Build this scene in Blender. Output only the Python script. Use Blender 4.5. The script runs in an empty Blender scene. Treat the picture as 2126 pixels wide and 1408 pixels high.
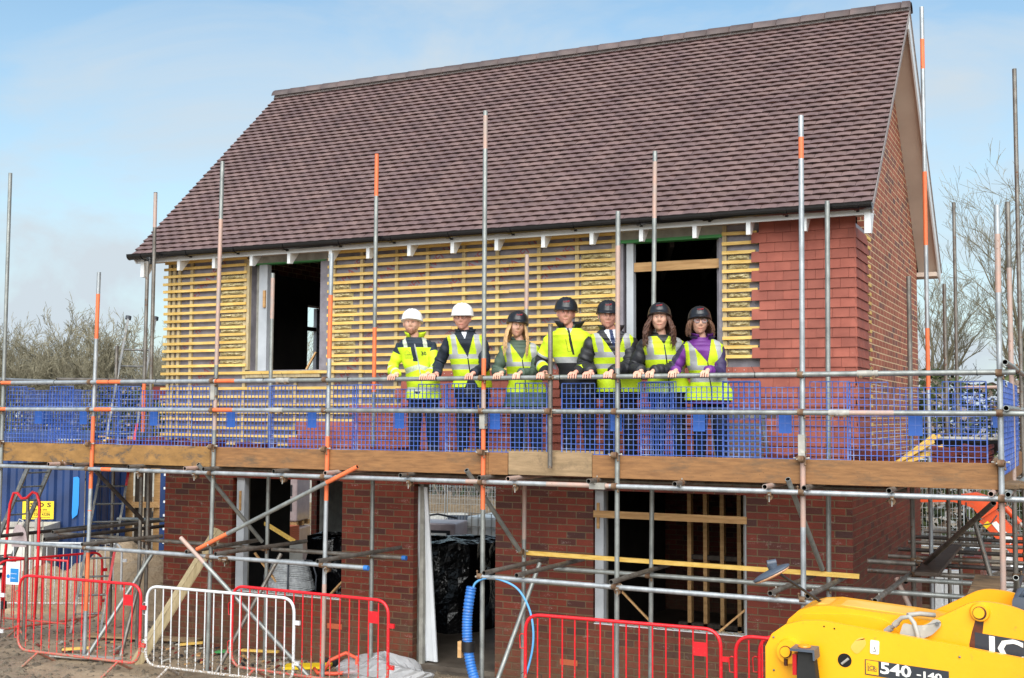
import bpy, math, random
from mathutils import Vector, Matrix
from math import radians, sin, cos, pi, atan2, sqrt, exp
random.seed(7)
S = bpy.context.scene
col = S.collection
# ------------------------------------------------------------ camera
cd = bpy.data.cameras.new('camera'); cam = bpy.data.objects.new('camera', cd); col.objects.link(cam)
cd.sensor_width = 36; cd.lens = 41.436; cd.clip_end = 2000
cam.matrix_world = Matrix(((0.899435, 0.023364, 0.43643, 11.02045), (0.437027, -0.059416, -0.897484, -12.15533),
                           (0.004962, 0.99796, -0.063651, 2.95), (0, 0, 0, 1)))
S.camera = cam
# ------------------------------------------------------------ sky, sun, exposure
SUN_EL, SUN_ROT = radians(40), radians(158)
w = bpy.data.worlds.new('World'); S.world = w; w.use_nodes = True
nt = w.node_tree; nt.nodes.clear()
def wn(t, **k):
    n = nt.nodes.new(t)
    for a, b in k.items(): setattr(n, a, b)
    return n
out = wn('ShaderNodeOutputWorld'); bg = wn('ShaderNodeBackground'); bg.inputs[1].default_value = 0.15
sky = wn('ShaderNodeTexSky', sky_type='NISHITA', sun_disc=False, sun_elevation=SUN_EL, sun_rotation=SUN_ROT,
         altitude=50, air_density=1.0, dust_density=1.2, ozone_density=1.6)
tc = wn('ShaderNodeTexCoord'); mp = wn('ShaderNodeMapping'); mp.inputs['Scale'].default_value = (1.0, 1.0, 2.6)
mp.inputs['Rotation'].default_value = (0.2, 0.15, 0.4)
n1 = wn('ShaderNodeTexNoise'); n1.inputs['Scale'].default_value = 3.1; n1.inputs['Detail'].default_value = 9; n1.inputs['Roughness'].default_value = .58
n1.inputs['Distortion'].default_value = .5
cr = wn('ShaderNodeValToRGB'); cr.color_ramp.elements[0].position = .42; cr.color_ramp.elements[1].position = .66
sep = wn('ShaderNodeSeparateXYZ'); mr = wn('ShaderNodeMapRange')
mr.inputs['From Min'].default_value = 0.0; mr.inputs['From Max'].default_value = 0.36; mr.inputs['To Min'].default_value = 0.7; mr.inputs['To Max'].default_value = .0
addm = wn('ShaderNodeMath', operation='ADD'); mulm = wn('ShaderNodeMath', operation='MULTIPLY'); mulm.inputs[1].default_value = .8
addm.use_clamp = True
mix = wn('ShaderNodeMix', data_type='RGBA'); mix.inputs['B'].default_value = (3.3, 3.75, 4.1, 1)
hsv = wn('ShaderNodeMix', data_type='RGBA', blend_type='MULTIPLY'); hsv.inputs['Factor'].default_value = 1; hsv.inputs['B'].default_value = (.90, 1.02, .95, 1)
L = nt.links.new
L(tc.outputs['Generated'], mp.inputs['Vector']); L(mp.outputs[0], n1.inputs['Vector']); L(n1.outputs['Fac'], cr.inputs[0])
L(tc.outputs['Generated'], sep.inputs[0]); L(sep.outputs['Z'], mr.inputs['Value'])
L(cr.outputs[0], mulm.inputs[0]); L(mulm.outputs[0], addm.inputs[0]); L(mr.outputs[0], addm.inputs[1])
L(sky.outputs[0], hsv.inputs['A']); L(hsv.outputs['Result'], mix.inputs['A']); L(addm.outputs[0], mix.inputs['Factor'])
L(mix.outputs['Result'], bg.inputs[0]); L(bg.outputs[0], out.inputs[0])
sd = bpy.data.lights.new('sun', 'SUN'); sd.energy = 4.4; sd.angle = radians(70); sd.color = (1, .975, .94)
sun = bpy.data.objects.new('sun', sd); col.objects.link(sun)
sdir = Vector((sin(SUN_ROT)*cos(SUN_EL), cos(SUN_ROT)*cos(SUN_EL), sin(SUN_EL)))
sun.rotation_euler = sdir.to_track_quat('Z', 'Y').to_euler(); sun.location = (0, -20, 30)
S.view_settings.view_transform = 'Standard'; S.view_settings.look = 'None'; S.view_settings.exposure = 0.4; S.view_settings.gamma = 1
try: S.cycles.max_bounces = 6; S.cycles.use_denoising = True
except Exception: pass

# ------------------------------------------------------------ materials
def hexc(h):
    h = h.lstrip('#'); c = [int(h[i:i+2], 16)/255 for i in (0, 2, 4)]
    return tuple(x/12.92 if x <= .04045 else ((x+.055)/1.055)**2.4 for x in c) + (1,)
MATS = {}
class NT:
    def __init__(s, name):
        m = bpy.data.materials.new(name); m.use_nodes = True; s.m = m; s.t = m.node_tree; s.b = s.t.nodes['Principled BSDF']; MATS[name] = m
    def n(s, t, ins=None, **k):
        n = s.t.nodes.new(t)
        for a, b in k.items(): setattr(n, a, b)
        for a, b in (ins or {}).items():
            if hasattr(b, 'is_linked') or isinstance(b, bpy.types.NodeSocket): s.t.links.new(b, n.inputs[a])
            else: n.inputs[a].default_value = b
        return n
    def l(s, a, b): s.t.links.new(a, b)
    def co(s, scale=(1, 1, 1), rot=(0, 0, 0)):
        c = s.n('ShaderNodeTexCoord'); return s.n('ShaderNodeMapping', {'Vector': c.outputs['Object'], 'Scale': scale, 'Rotation': rot}).outputs[0]
    def noise(s, v, scale, detail=5, rough=.55, dist=0):
        return s.n('ShaderNodeTexNoise', {'Vector': v, 'Scale': scale, 'Detail': detail, 'Roughness': rough, 'Distortion': dist}).outputs['Fac']
    def ramp(s, f, a, b, ca=(0, 0, 0, 1), cb=(1, 1, 1, 1)):
        r = s.n('ShaderNodeValToRGB', {0: f}); r.color_ramp.elements[0].position = a; r.color_ramp.elements[1].position = b
        r.color_ramp.elements[0].color = ca; r.color_ramp.elements[1].color = cb; return r.outputs[0]
    def mix(s, f, a, b, mode='MIX'):
        n = s.n('ShaderNodeMix', data_type='RGBA', blend_type=mode)
        for k, v in (('Factor', f), ('A', a), ('B', b)):
            if isinstance(v, bpy.types.NodeSocket): s.l(v, n.inputs[k])
            else: n.inputs[k].default_value = v
        return n.outputs['Result']
    def mth(s, op, a, b=0.0, clamp=False):
        n = s.n('ShaderNodeMath', {0: a, 1: b}, operation=op); n.use_clamp = clamp; return n.outputs[0]
    def bump(s, h, st=.3, d=.01):
        n = s.n('ShaderNodeBump', {'Height': h, 'Strength': st, 'Distance': d}); s.l(n.outputs[0], s.b.inputs['Normal'])
    def base(s, c):
        if isinstance(c, bpy.types.NodeSocket): s.l(c, s.b.inputs['Base Color'])
        else: s.b.inputs['Base Color'].default_value = c
    def rough(s, r):
        if isinstance(r, bpy.types.NodeSocket): s.l(r, s.b.inputs['Roughness'])
        else: s.b.inputs['Roughness'].default_value = r
def M(name, c1, c2=None, scale=6, rough=.6, metal=0, bump=0, bs=40, a=.35, b=.65, st=(1, 1, 1), island=0, spec=None, bd=.01, dirt=None, ds=8, da=.55, db=.7, coat=0):
    t = NT(name); v = t.co(st)
    c = hexc(c1)
    if c2: c = t.mix(t.ramp(t.noise(v, scale, 6), a, b), hexc(c1), hexc(c2))
    if dirt: c = t.mix(t.ramp(t.noise(t.co(), ds, 8, .65), da, db), c, hexc(dirt))
    if island:
        g = t.n('ShaderNodeNewGeometry'); r = t.n('ShaderNodeMapRange', {'Value': g.outputs['Random Per Island'], 'To Min': 1-island, 'To Max': 1+island})
        h = t.n('ShaderNodeHueSaturation', {'Value': r.outputs[0]})
        if isinstance(c, bpy.types.NodeSocket): t.l(c, h.inputs['Color'])
        else: h.inputs['Color'].default_value = c
        c = h.outputs[0]
    t.base(c); t.rough(rough); t.b.inputs['Metallic'].default_value = metal
    if spec is not None: t.b.inputs['Specular IOR Level'].default_value = spec
    if coat: t.b.inputs['Coat Weight'].default_value = coat; t.b.inputs['Coat Roughness'].default_value = .12
    if bump: t.bump(t.noise(v, bs, 4), bump, bd)
    return t

def brick(name, bc1, bc2, bc3, mortar, wet):
    t = NT(name); g = t.n('ShaderNodeTexCoord'); s = t.n('ShaderNodeSeparateXYZ', {0: g.outputs['Object']})
    ge = t.n('ShaderNodeNewGeometry'); ns = t.n('ShaderNodeSeparateXYZ', {0: ge.outputs['Normal']})
    side = t.mth('GREATER_THAN', t.mth('ABSOLUTE', ns.outputs[0]), .6)
    u = t.n('ShaderNodeMix', data_type='FLOAT'); t.l(side, u.inputs['Factor']); t.l(s.outputs[0], u.inputs['A']); t.l(s.outputs[1], u.inputs['B'])
    wob = t.noise(g.outputs['Object'], 9, 3)
    z = t.mth('ADD', s.outputs[2], t.mth('MULTIPLY', t.mth('SUBTRACT', wob, .5), .008))
    v = t.n('ShaderNodeCombineXYZ', {0: u.outputs['Result'], 1: z}).outputs[0]
    def br(c1, c2, m):
        n = t.n('ShaderNodeTexBrick', {'Vector': v, 'Color1': c1, 'Color2': c2, 'Mortar': m, 'Scale': 1, 'Mortar Size': .0066, 'Mortar Smooth': .3, 'Bias': 0, 'Brick Width': .225, 'Row Height': .075})
        n.offset = .5; return n
    b1 = br(hexc(bc1), hexc(bc2), hexc(mortar))
    cell = br((0, 0, 0, 1), (1, 1, 1, 1), (0, 0, 0, 1))
    dark = t.ramp(cell.outputs[0], .7, 1.0)
    c = t.mix(dark, b1.outputs[0], t.mix(b1.outputs['Fac'], hexc(bc3), hexc(mortar)))
    blot = t.ramp(t.noise(g.outputs['Object'], 5, 6, .6), .3, .75, (.72, .72, .72, 1), (1.15, 1.1, 1.08, 1))
    c = t.mix(1.0, c, blot, 'MULTIPLY')
    grit = t.ramp(t.noise(g.outputs['Object'], 120, 3), .3, .7, (.8, .8, .8, 1), (1.12, 1.12, 1.12, 1))
    c = t.mix(1.0, c, grit, 'MULTIPLY')
    if wet:  # white lime bloom streaks and splashed mud low down
        vs = t.co((1.1, 1.1, 3.2)); ef = t.ramp(t.noise(vs, 4.3, 9, .72), .58, .74)
        ef2 = t.mth('MULTIPLY', ef, t.ramp(t.noise(g.outputs['Object'], 60, 3), .45, .62)); c = t.mix(t.mth('MULTIPLY', ef2, .6), c, hexc('c9bfb4'))
        lo = t.n('ShaderNodeMapRange', {'Value': s.outputs[2], 'From Min': .05, 'From Max': .85, 'To Min': 1, 'To Max': 0}).outputs[0]
        mud = t.mth('MULTIPLY', lo, t.ramp(t.noise(g.outputs['Object'], 7, 8, .7), .3, .62)); c = t.mix(t.mth('MULTIPLY', mud, .85), c, hexc('5f4c38'))
    t.base(c); t.rough(.55 if wet else .8)
    h = t.mth('ADD', t.mth('MULTIPLY', t.mth('SUBTRACT', 1.0, b1.outputs['Fac']), .8), t.mth('MULTIPLY', t.noise(g.outputs['Object'], 90, 4), .4))
    t.bump(h, .6, .008)
brick('brick_red', '7a2b14', '5f1f0e', '45201a', '6a573d', True)
brick('brick_gable', 'a56049', '8f4e3b', '6d4c48', 'd6ba94', False)
def tube_mat(name, c1, c2, rust=.66, rough=.45, metal=.55):
    t = NT(name); v = t.co((1, 1, .6)); c = t.mix(t.ramp(t.noise(v, 9, 7, .65), .35, .68), hexc(c1), hexc(c2))
    c = t.mix(t.ramp(t.noise(t.co(), 23, 8, .7), rust, rust+.07), c, hexc('6b4a34')); c = t.mix(t.ramp(t.noise(t.co(), 60, 4, .7), .68, .76), c, hexc('cfc8bb'))
    t.base(c); t.rough(t.ramp(t.noise(v, 15, 4), .2, .8, (rough-.1,)*3+(1,), (rough+.2,)*3+(1,))); t.b.inputs['Metallic'].default_value = metal
    t.bump(t.noise(t.co(), 70, 4), .12, .004)
tube_mat('galvanised', '9da09c', '777a78'); tube_mat('galvanised_dirty', '858079', '5c5650', .58); tube_mat('galvanised_light', 'b4b8bb', '8e9396', .7)
tube_mat('dark_tube', '4a4441', '2c2827', .6, .5, .3); tube_mat('orange_band', 'e27445', 'd0653c', .64, .5, 0); tube_mat('worn_orange', 'b89586', '9c918a', .62, .5, .1)
tube_mat('rusty_steel', '8c7156', '5d4736', .5, .7, .3)
M('hole_dark', '0a0908', rough=.9)
M('roof_tile', '745e5a', '645050', 3, .68, bump=.12, bs=120, island=.15, dirt='8b7774', ds=25, da=.68, db=.85)
M('tile_lip', '44281f', '2b1813', 9, .8, island=.2)  # shade line under each course put into the lip colour
M('ridge_tile', '5d4d4a', '463b3a', 5, .6, bump=.1, island=.22)
M('hung_tile', '955040', '834234', 4, .7, bump=.15, bs=150, island=.14, dirt='b07a66', ds=20, da=.68, db=.75)
M('yellow_batten', 'dcba70', 'c8a04e', 3, .65, island=.14, bump=.15, st=(1.5, 8, 8), dirt='8d6122', ds=9, da=.68, db=.74)
M('counter_batten', 'b5a481', '9a8a68', 4, .75, island=.1, bump=.1, st=(8, 8, 1.5))
M('timber', 'c39a68', 'a87f50', 4, .7, bump=.2, st=(1, 8, 8), dirt='7d5a38', ds=11, da=.66, db=.72)
M('yellow_timber', 'e2bd66', 'cfa448', 4, .7, island=.12, st=(2, 8, 8))
M('membrane', '858087', '6f6a71', 7, .55, bump=.6, bs=6, bd=.02)
M('membrane_text', '8c4549', rough=.6)
M('wool', 'd8cb9f', 'aa9c70', 16, .95, bump=1, bs=34, bd=.03)
M('block', 'a3a198', '86847d', 8, .9, bump=.5, bs=70, bd=.006)
M('block_shaded', '3a3632', '2b2826', 3, .9)  # darker copy of the block, indoor shade put into its colour
M('mortar', '8f8570', '7a705c', 10, .9)
M('white_pvc', 'd9dcdf', 'cdd0d4', 3, .35)
M('white_frame', 'b7bbc0', 'a2a6ab', 3, .5, dirt='8a857c', ds=9, da=.66, db=.76)
M('fascia_white', 'dfe0e0', 'd2d3d3', 2, .3)
M('soffit_beige', 'c7b8aa', 'bba99b', 1.5, .6)
M('verge_mortar', '9a9290', '7e7674', 20, .9, bump=.4)
M('gutter_black', '141416', rough=.25)
M('lead_grey', '6d6c6c', '56544f', 6, .5, bump=.2)
M('green_paint', '3f8a4a', rough=.5)
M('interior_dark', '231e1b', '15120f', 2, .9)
M('concrete', '6b6156', '4d443b', 2.5, .6, bump=.3, bs=40)
t = NT('toe_board'); v = t.co((.8, 6, 6)); c = t.mix(t.ramp(t.noise(v, 6, 8, .6), .3, .7), hexc('956a40'), hexc('734f2f'))
c = t.mix(t.ramp(t.noise(t.co((1, 3, 3)), 2.6, 9, .7), .52, .7), c, hexc('5f4b37')); c = t.mix(t.ramp(t.noise(t.co(), 50, 5), .66, .72), c, hexc('3a2c20'))
t.base(c); t.rough(.75); t.bump(t.noise(v, 14, 6), .3, .006)
t = NT('toe_board_ply'); v = t.co(); c = t.mix(t.ramp(t.noise(t.co((1, 2, 2)), 5, 8, .6), .3, .7), hexc('9c7440'), hexc('76562d'))
c = t.mix(t.ramp(t.noise(t.co((1, 2, 2)), 3.3, 9, .75, .6), .52, .63), c, hexc('4a423b')); t.base(c); t.rough(.7); t.bump(t.noise(v, 14, 6), .3, .006)
M('toe_board_grey', '9d8363', '7f6a4e', 4, .8, st=(.8, 5, 5), bump=.3, dirt='6b5a45', ds=5)
M('deck_board', '8a6f50', '6c553c', 3, .85, st=(.6, 5, 5), bump=.3, dirt='4a3b2c', ds=4, da=.5, db=.7)
M('wet_board', '4f4034', '2c231d', 3, .55, bump=.4, bs=12, bd=.02)
M('guard_blue', '4263b4', '3a579f', 3, .5, dirt='8f9dc0', ds=5, da=.5, db=.72)
M('guard_plate', '2a5cae', '26519c', 6, .4, dirt='7ea0e4', ds=9, da=.62, db=.75)
def barrier_mat(name, c1, c2):
    t = NT(name); g = t.n('ShaderNodeTexCoord'); s = t.n('ShaderNodeSeparateXYZ', {0: g.outputs['Object']})
    lo = t.n('ShaderNodeMapRange', {'Value': s.outputs[2], 'From Min': .05, 'From Max': .75, 'To Min': .5, 'To Max': .16}).outputs[0]
    nz = t.noise(g.outputs['Object'], 55, 7, .75); th = t.mth('SUBTRACT', 1.0, lo)
    f = t.ramp(t.mth('SUBTRACT', nz, t.mth('MULTIPLY', th, .62)), .1, .17)
    t.base(t.mix(f, t.mix(t.ramp(t.noise(g.outputs['Object'], 4, 4), .3, .7), hexc(c1), hexc(c2)), hexc('8b7a66'))); t.rough(.35)
barrier_mat('barrier_red', 'd8222b', 'c81a24'); barrier_mat('barrier_white', 'd4d6d8', 'c4c6c8')
M('plastic_black', '0b0b0e', '050507', 2, .22, bump=.8, bs=5, bd=.05)
t = NT('clear_sheet'); t.base(hexc('b9babd')); t.rough(.2); t.b.inputs['Alpha'].default_value = .62; t.bump(t.noise(t.co(), 6, 6), .9, .03)
M('hose_blue', '2f74c4', '2560a8', 5, .45, dirt='8a7f70', ds=20, da=.58, db=.72)
M('pipe_lightblue', '5fa3d8', rough=.4)
M('orange_plastic', 'd8573a', rough=.45)
M('cable_grey', 'b4b7b9', '94979a', 30, .5)
M('strap_dark', '3c4048', rough=.6)
M('tile_stack', '7a3126', '5c231c', 8, .7, island=.15)
M('skin', 'deaf98', 'cf9c85', 9, .5, spec=.35); MATS['skin'].node_tree.nodes['Principled BSDF'].inputs['Subsurface Weight'].default_value = .08
MATS['skin'].node_tree.nodes['Principled BSDF'].inputs['Subsurface Radius'].default_value = (.02, .008, .004)
M('skin_ruddy', 'dca591', 'cf917d', 9, .5, spec=.35)
M('stubble', 'b07f68', '966752', 60, .8, a=.45, b=.55); M('lips', 'b5685c', rough=.45); M('teeth', 'e4ded4', rough=.35); M('eye_white', 'd8d2cb', rough=.25); M('iris', '2c2420', rough=.15)
M('hivis', 'c8e01c', 'b4cf14', 4, .7, bump=.5, bs=9, bd=.02); M('hivis_bright', 'cfe824', 'bcd61c', 4, .65, bump=.5, bs=9, bd=.02)
M('reflective', 'a9abac', '8f9192', 6, .45, bump=.4, bs=9, bd=.015)
M('reflective_jacket', 'c2c9b4', 'a8b09a', 40, .45, bump=.4, bs=9, bd=.015)
M('navy', '1c2b38', '152230', 6, .75, bump=.5, bs=10, bd=.02); M('navy_deep', '14202f', '0e1724', 6, .7, bump=.5, bs=9, bd=.02)
M('black_cloth', '1b1b1f', '121215', 6, .8, bump=.4, bs=12, bd=.015); M('puffer', '26262b', '1a1a1f', 5, .55, bump=.4, bs=14, bd=.015)
M('olive_jacket', '4f6152', '415144', 5, .75, bump=.5, bs=8, bd=.02); M('purple', '6f2c86', '5c2273', 5, .6, bump=.4, bs=9, bd=.02); M('purple_dark', '3a2c56', '2e2345', 5, .65, bump=.4, bs=9, bd=.02)
M('jeans', '151f33', '0f1727', 8, .8, bump=.3, bs=12); M('jeans_black', '14151c', '0d0e13', 8, .8, bump=.3, bs=12); M('shirt_white', 'cfd4dc', rough=.7); M('tie_blue', '1f2f55', rough=.6)
M('boots', '2a2521', rough=.6)
M('hat_white', 'e6e8ea', rough=.25, coat=.3); M('hat_black', '17181c', rough=.34, coat=.1); M('hat_edge', '7b7d80', rough=.3); M('hat_mark_red', 'a3262f', rough=.5); M('hat_mark_grey', 'a9b0c4', rough=.5)
M('hair_blond', 'cfa878', 'a98455', 30, .5, st=(6, 6, 1)); M('hair_brown', '5d3d2e', '422a20', 30, .5, st=(6, 6, 1)); M('hair_auburn', '6b4a33', '4d3222', 30, .5, st=(6, 6, 1)); M('hair_grey', 'b9b4aa', '98938a', 30, .6); M('hair_short', '6a4c38', rough=.7)
M('strap_black', '101012', rough=.5); M('glass_frame', '151517', rough=.3); M('lens_brown', '7a4d44', rough=.15); M('lens_clear', 'a98c80', rough=.1)
M('machine_yellow', 'f2aa0a', 'e69c06', 1.6, .38, coat=.15, dirt='a87f34', ds=16, da=.62, db=.78, bump=.08, bs=40)
M('machine_worn', 'f0b45a', 'e8a63c', 3, .5); M('machine_dark', '2b2c30', '1f2023', 6, .5); M('machine_grey', '4c5562', '434b57', 6, .45); M('steel_grey', 'a6a39b', '8f8c85', 8, .45, dirt='c9c4b8', ds=12)
M('decal_dark', '2b2f36', rough=.4); M('decal_white', 'e2e0da', rough=.4); M('decal_yellow', 'f2b010', rough=.4); M('rust_grease', '6a2f0b', '2e1506', 14, .45); M('lamp_orange', 'e98a1c', rough=.25); M('lamp_red', 'b51a20', rough=.25); M('rubber', '191919', '222120', 9, .8)
M('mirror_face', 'b98d6c', rough=.2)
M('container_blue', '1a3768', '132a52', 1.5, .5, dirt='4b5f7f', ds=17, da=.68, db=.74); M('paint_blue', '1d86d6', rough=.6); M('sign_yellow', 'e3c01c', rough=.5); M('sign_ink', '16140e', rough=.6)
M('tank_white', 'cfccc2', 'bdb9ad', 3, .5, dirt='8e8472', ds=9, da=.6, db=.72); M('dark_timber', '4a4038', '302923', 5, .85, st=(5, 5, 1)); M('slat_grey', '77736b', '5c5850', 6, .7); M('aluminium', '77787a', '5f605f', 6, .45, .5, dirt='a89f90', ds=14)
M('sign_blue', '2277b8', rough=.4); M('sign_white', 'dcdfe2', rough=.4)
M('pack_wrap', 'b7a6a6', 'a39292', 8, .3, bump=.5, bs=9, bd=.02); M('pack_black', '1e1f24', rough=.4); M('bin_yellow', 'e0b31a', rough=.5); M('terracotta', 'b8613f', rough=.8)
M('excavator_orange', 'd9552b', 'c94a24', 3, .4, dirt='8e5d46', ds=14); M('ibc_white', 'd3d8d6', rough=.4)
M('bark', '7d7662', '66604d', 9, .9, bump=.4, bs=20); M('bark_green', '80845f', '666a4a', 5, .9); M('twig', '938c76', '7b7560', 3, .9); M('twig_red', '8f7d6c', '74655a', 3, .9)
M('leaf_dark', '2f3b1d', '1f2a13', 4, .8, island=.35); M('leaf_mid', '4a5427', '38411d', 4, .8, island=.3); M('stone', '6a5f50', '4f463a', 5, .85, island=.3)
M('straw', '7d6a50', '5f503c', 7, .95)
# mud: pale drier crust in places, dark wet elsewhere
t = NT('mud'); v = t.co(); big = t.noise(v, .55, 8, .6, .4); c = t.mix(t.ramp(big, .36, .66), hexc('7a6b59'), hexc('bba68a'))
c = t.mix(t.ramp(t.noise(v, 9, 9, .7), .35, .7), t.mix(1.0, c, (.8, .78, .76, 1), 'MULTIPLY'), c); c = t.mix(t.ramp(t.noise(v, 42, 6, .7), .62, .72), c, hexc('b09c82'))
t.base(c); wet = t.ramp(t.noise(v, 1.3, 6, .6), .42, .6, (.22,)*3+(1,), (.8,)*3+(1,)); t.rough(wet)
t.bump(t.mth('ADD', t.noise(v, 7, 9, .7), t.mth('MULTIPLY', t.noise(v, 55, 5, .7), .35)), .9, .05)
t = NT('sand'); v = t.co(); c = t.mix(t.ramp(t.noise(v, 14, 8, .7), .35, .65), hexc('c0a98c'), hexc('a68d70')); t.base(c); t.rough(.9); t.bump(t.noise(v, 22, 8, .75), 1, .05)

# ------------------------------------------------------------ mesh builder
def basis(d, up=None):
    d = d.normalized(); up = up or (Vector((0, 0, 1)) if abs(d.z) < .95 else Vector((1, 0, 0)))
    a = up.cross(d).normalized(); b = d.cross(a); return a, b
class MB:
    def __init__(s): s.v = []; s.f = []; s.m = []; s.s = []; s.mats = []
    def mi(s, name):
        if name not in s.mats: s.mats.append(name)
        return s.mats.index(name)
    def add(s, vs, fs, mat, smooth=False):
        o = len(s.v); s.v += [tuple(p) for p in vs]; k = s.mi(mat)
        for f in fs: s.f.append([i+o for i in f]); s.m.append(k); s.s.append(smooth)
        return s
    def bx(s, x0, x1, y0, y1, z0, z1, mat):
        return s.add([(x0,y0,z0),(x1,y0,z0),(x1,y1,z0),(x0,y1,z0),(x0,y0,z1),(x1,y0,z1),(x1,y1,z1),(x0,y1,z1)],
                     [(0,3,2,1),(4,5,6,7),(0,1,5,4),(1,2,6,5),(2,3,7,6),(3,0,4,7)], mat)
    def beam(s, p, q, w_, h, mat, up=None):
        p, q = Vector(p), Vector(q); a, b = basis(q-p, Vector(up) if up else None); a = a*w_/2; b = b*h/2
        vs = [p-a-b, p+a-b, p+a+b, p-a+b, q-a-b, q+a-b, q+a+b, q-a+b]
        return s.add(vs, [(0,3,2,1),(4,5,6,7),(0,1,5,4),(1,2,6,5),(2,3,7,6),(3,0,4,7)], mat)
    def tube(s, p, q, r, mat, n=12, r2=None, hollow=False, bands=(), cap=True):
        p, q = Vector(p), Vector(q); a, b = basis(q-p); r2 = r if r2 is None else r2
        cuts = [0.0]; mats = []
        for t0, t1, bm in sorted(bands):
            if t0 > cuts[-1]: cuts.append(t0); mats.append(mat)
            cuts.append(t1); mats.append(bm)
        if cuts[-1] < 1: cuts.append(1.0); mats.append(mat)
        ring = lambda c, rr: [c + a*rr*cos(2*pi*i/n) + b*rr*sin(2*pi*i/n) for i in range(n)]
        for k in range(len(cuts)-1):
            t0, t1 = cuts[k], cuts[k+1]
            vs = ring(p.lerp(q, t0), r+(r2-r)*t0) + ring(p.lerp(q, t1), r+(r2-r)*t1)
            s.add(vs, [(i, (i+1) % n, n+(i+1) % n, n+i) for i in range(n)], mats[k], True)
        if hollow:
            d = (q-p).normalized()*min(.12, (q-p).length*.4)
            for c, e, m_ in ((p, d, mats[0]), (q, -d, mats[-1])):
                vs = ring(c, r) + ring(c, r*.8) + ring(c+e, r*.8)
                s.add(vs, [(i, n+i, n+(i+1) % n, (i+1) % n) for i in range(n)], m_)
                s.add(vs, [(n+i, 2*n+i, 2*n+(i+1) % n, n+(i+1) % n) for i in range(n)]+[tuple(range(2*n, 3*n))], 'hole_dark')
        elif cap:
            s.add(ring(p, r), [tuple(range(n))[::-1]], mats[0]); s.add(ring(q, r2), [tuple(range(n))], mats[-1])
        return s
    def pipe(s, pts, r, mat, n=8, closed=False, cap=True):
        pts = [Vector(p) for p in pts]; m = len(pts); rings = []; a = None
        for i, p in enumerate(pts):
            if closed: d = pts[(i+1) % m]-pts[i-1]
            else: d = pts[min(i+1, m-1)]-pts[max(i-1, 0)]
            d.normalize()
            if a is None: a, b = basis(d)
            else: a = (a - d*a.dot(d)).normalized(); b = d.cross(a)
            rr = r[i] if isinstance(r, (list, tuple)) else r
            rings.append([p + a*rr*cos(2*pi*k/n) + b*rr*sin(2*pi*k/n) for k in range(n)])
        if closed: rings.append(rings[0])
        s.loft(rings, mat, cap=cap and not closed); return s
    def loft(s, rings, mat, cap=False, smooth=True, closed=True):
        n = len(rings[0]); o = len(s.v); s.v += [tuple(p) for r in rings for p in r]
        nn = n if closed else n-1
        for i in range(len(rings)-1):
            for j in range(nn):
                mm = mat(i, j) if callable(mat) else mat
                if mm is None: continue
                s.f.append([o+i*n+j, o+i*n+(j+1) % n, o+(i+1)*n+(j+1) % n, o+(i+1)*n+j]); s.m.append(s.mi(mm)); s.s.append(smooth)
        if cap:
            m0 = mat(0, 0) if callable(mat) else mat; m1 = mat(len(rings)-2, 0) if callable(mat) else mat
            s.f.append([o+j for j in range(n)][::-1]); s.m.append(s.mi(m0)); s.s.append(False)
            k = o+(len(rings)-1)*n; s.f.append([k+j for j in range(n)]); s.m.append(s.mi(m1)); s.s.append(False)
        return s
    def prism(s, poly, fr, th, mat, sides=None):   # poly in (u,v); fr(u,v,w)->point
        n = len(poly); vs = [fr(u, v_, 0) for u, v_ in poly] + [fr(u, v_, th) for u, v_ in poly]
        s.add(vs, [tuple(range(n)), tuple(range(n, 2*n))[::-1]], mat)
        return s.add(vs, [(i, n+i, n+(i+1) % n, (i+1) % n) for i in range(n)], sides or mat)
    def ball(s, c, r, mat, n=12, m=8, rot=None):
        r = (r, r, r) if not isinstance(r, (tuple, list)) else r; c = Vector(c); rings = []
        for i in range(m+1):
            th = -pi/2 + pi*i/m; k = max(cos(th), .001)
            ring = [Vector((r[0]*k*cos(2*pi*j/n), r[1]*k*sin(2*pi*j/n), r[2]*sin(th))) for j in range(n)]
            rings.append([c + (rot @ p if rot else p) for p in ring])
        return s.loft(rings, mat, cap=True)
    def lathe(s, prof, c, mat, n=20):
        c = Vector(c); return s.loft([[c+Vector((r*cos(2*pi*j/n), r*sin(2*pi*j/n), z)) for j in range(n)] for r, z in prof], mat, cap=True)
    def text(s, body, fr, h, mat, xs=1.0, shear=0, bold=0, align='LEFT'):
        cu = bpy.data.curves.new('lettering', 'FONT'); cu.body = body; cu.size = 1; cu.shear = shear; cu.offset = bold; cu.align_x = align; cu.resolution_u = 2
        o = bpy.data.objects.new('lettering', cu); col.objects.link(o); me = bpy.data.meshes.new_from_object(o.evaluated_get(bpy.context.evaluated_depsgraph_get()))
        k = h/.72
        s.add([fr(v_.co.x*k*xs, v_.co.y*k, 0) for v_ in me.vertices], [tuple(p.vertices) for p in me.polygons], mat)
        bpy.data.objects.remove(o); bpy.data.curves.remove(cu); bpy.data.meshes.remove(me); return s
    def mesh(s, name, off=None):
        me = bpy.data.meshes.new(name); v = s.v if off is None else [(a-off[0], b-off[1], c-off[2]) for a, b, c in s.v]
        me.from_pydata(v, [], s.f)
        for m in s.mats: me.materials.append(MATS[m])
        me.polygons.foreach_set('material_index', s.m); me.polygons.foreach_set('use_smooth', s.s); me.update(); return me
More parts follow.
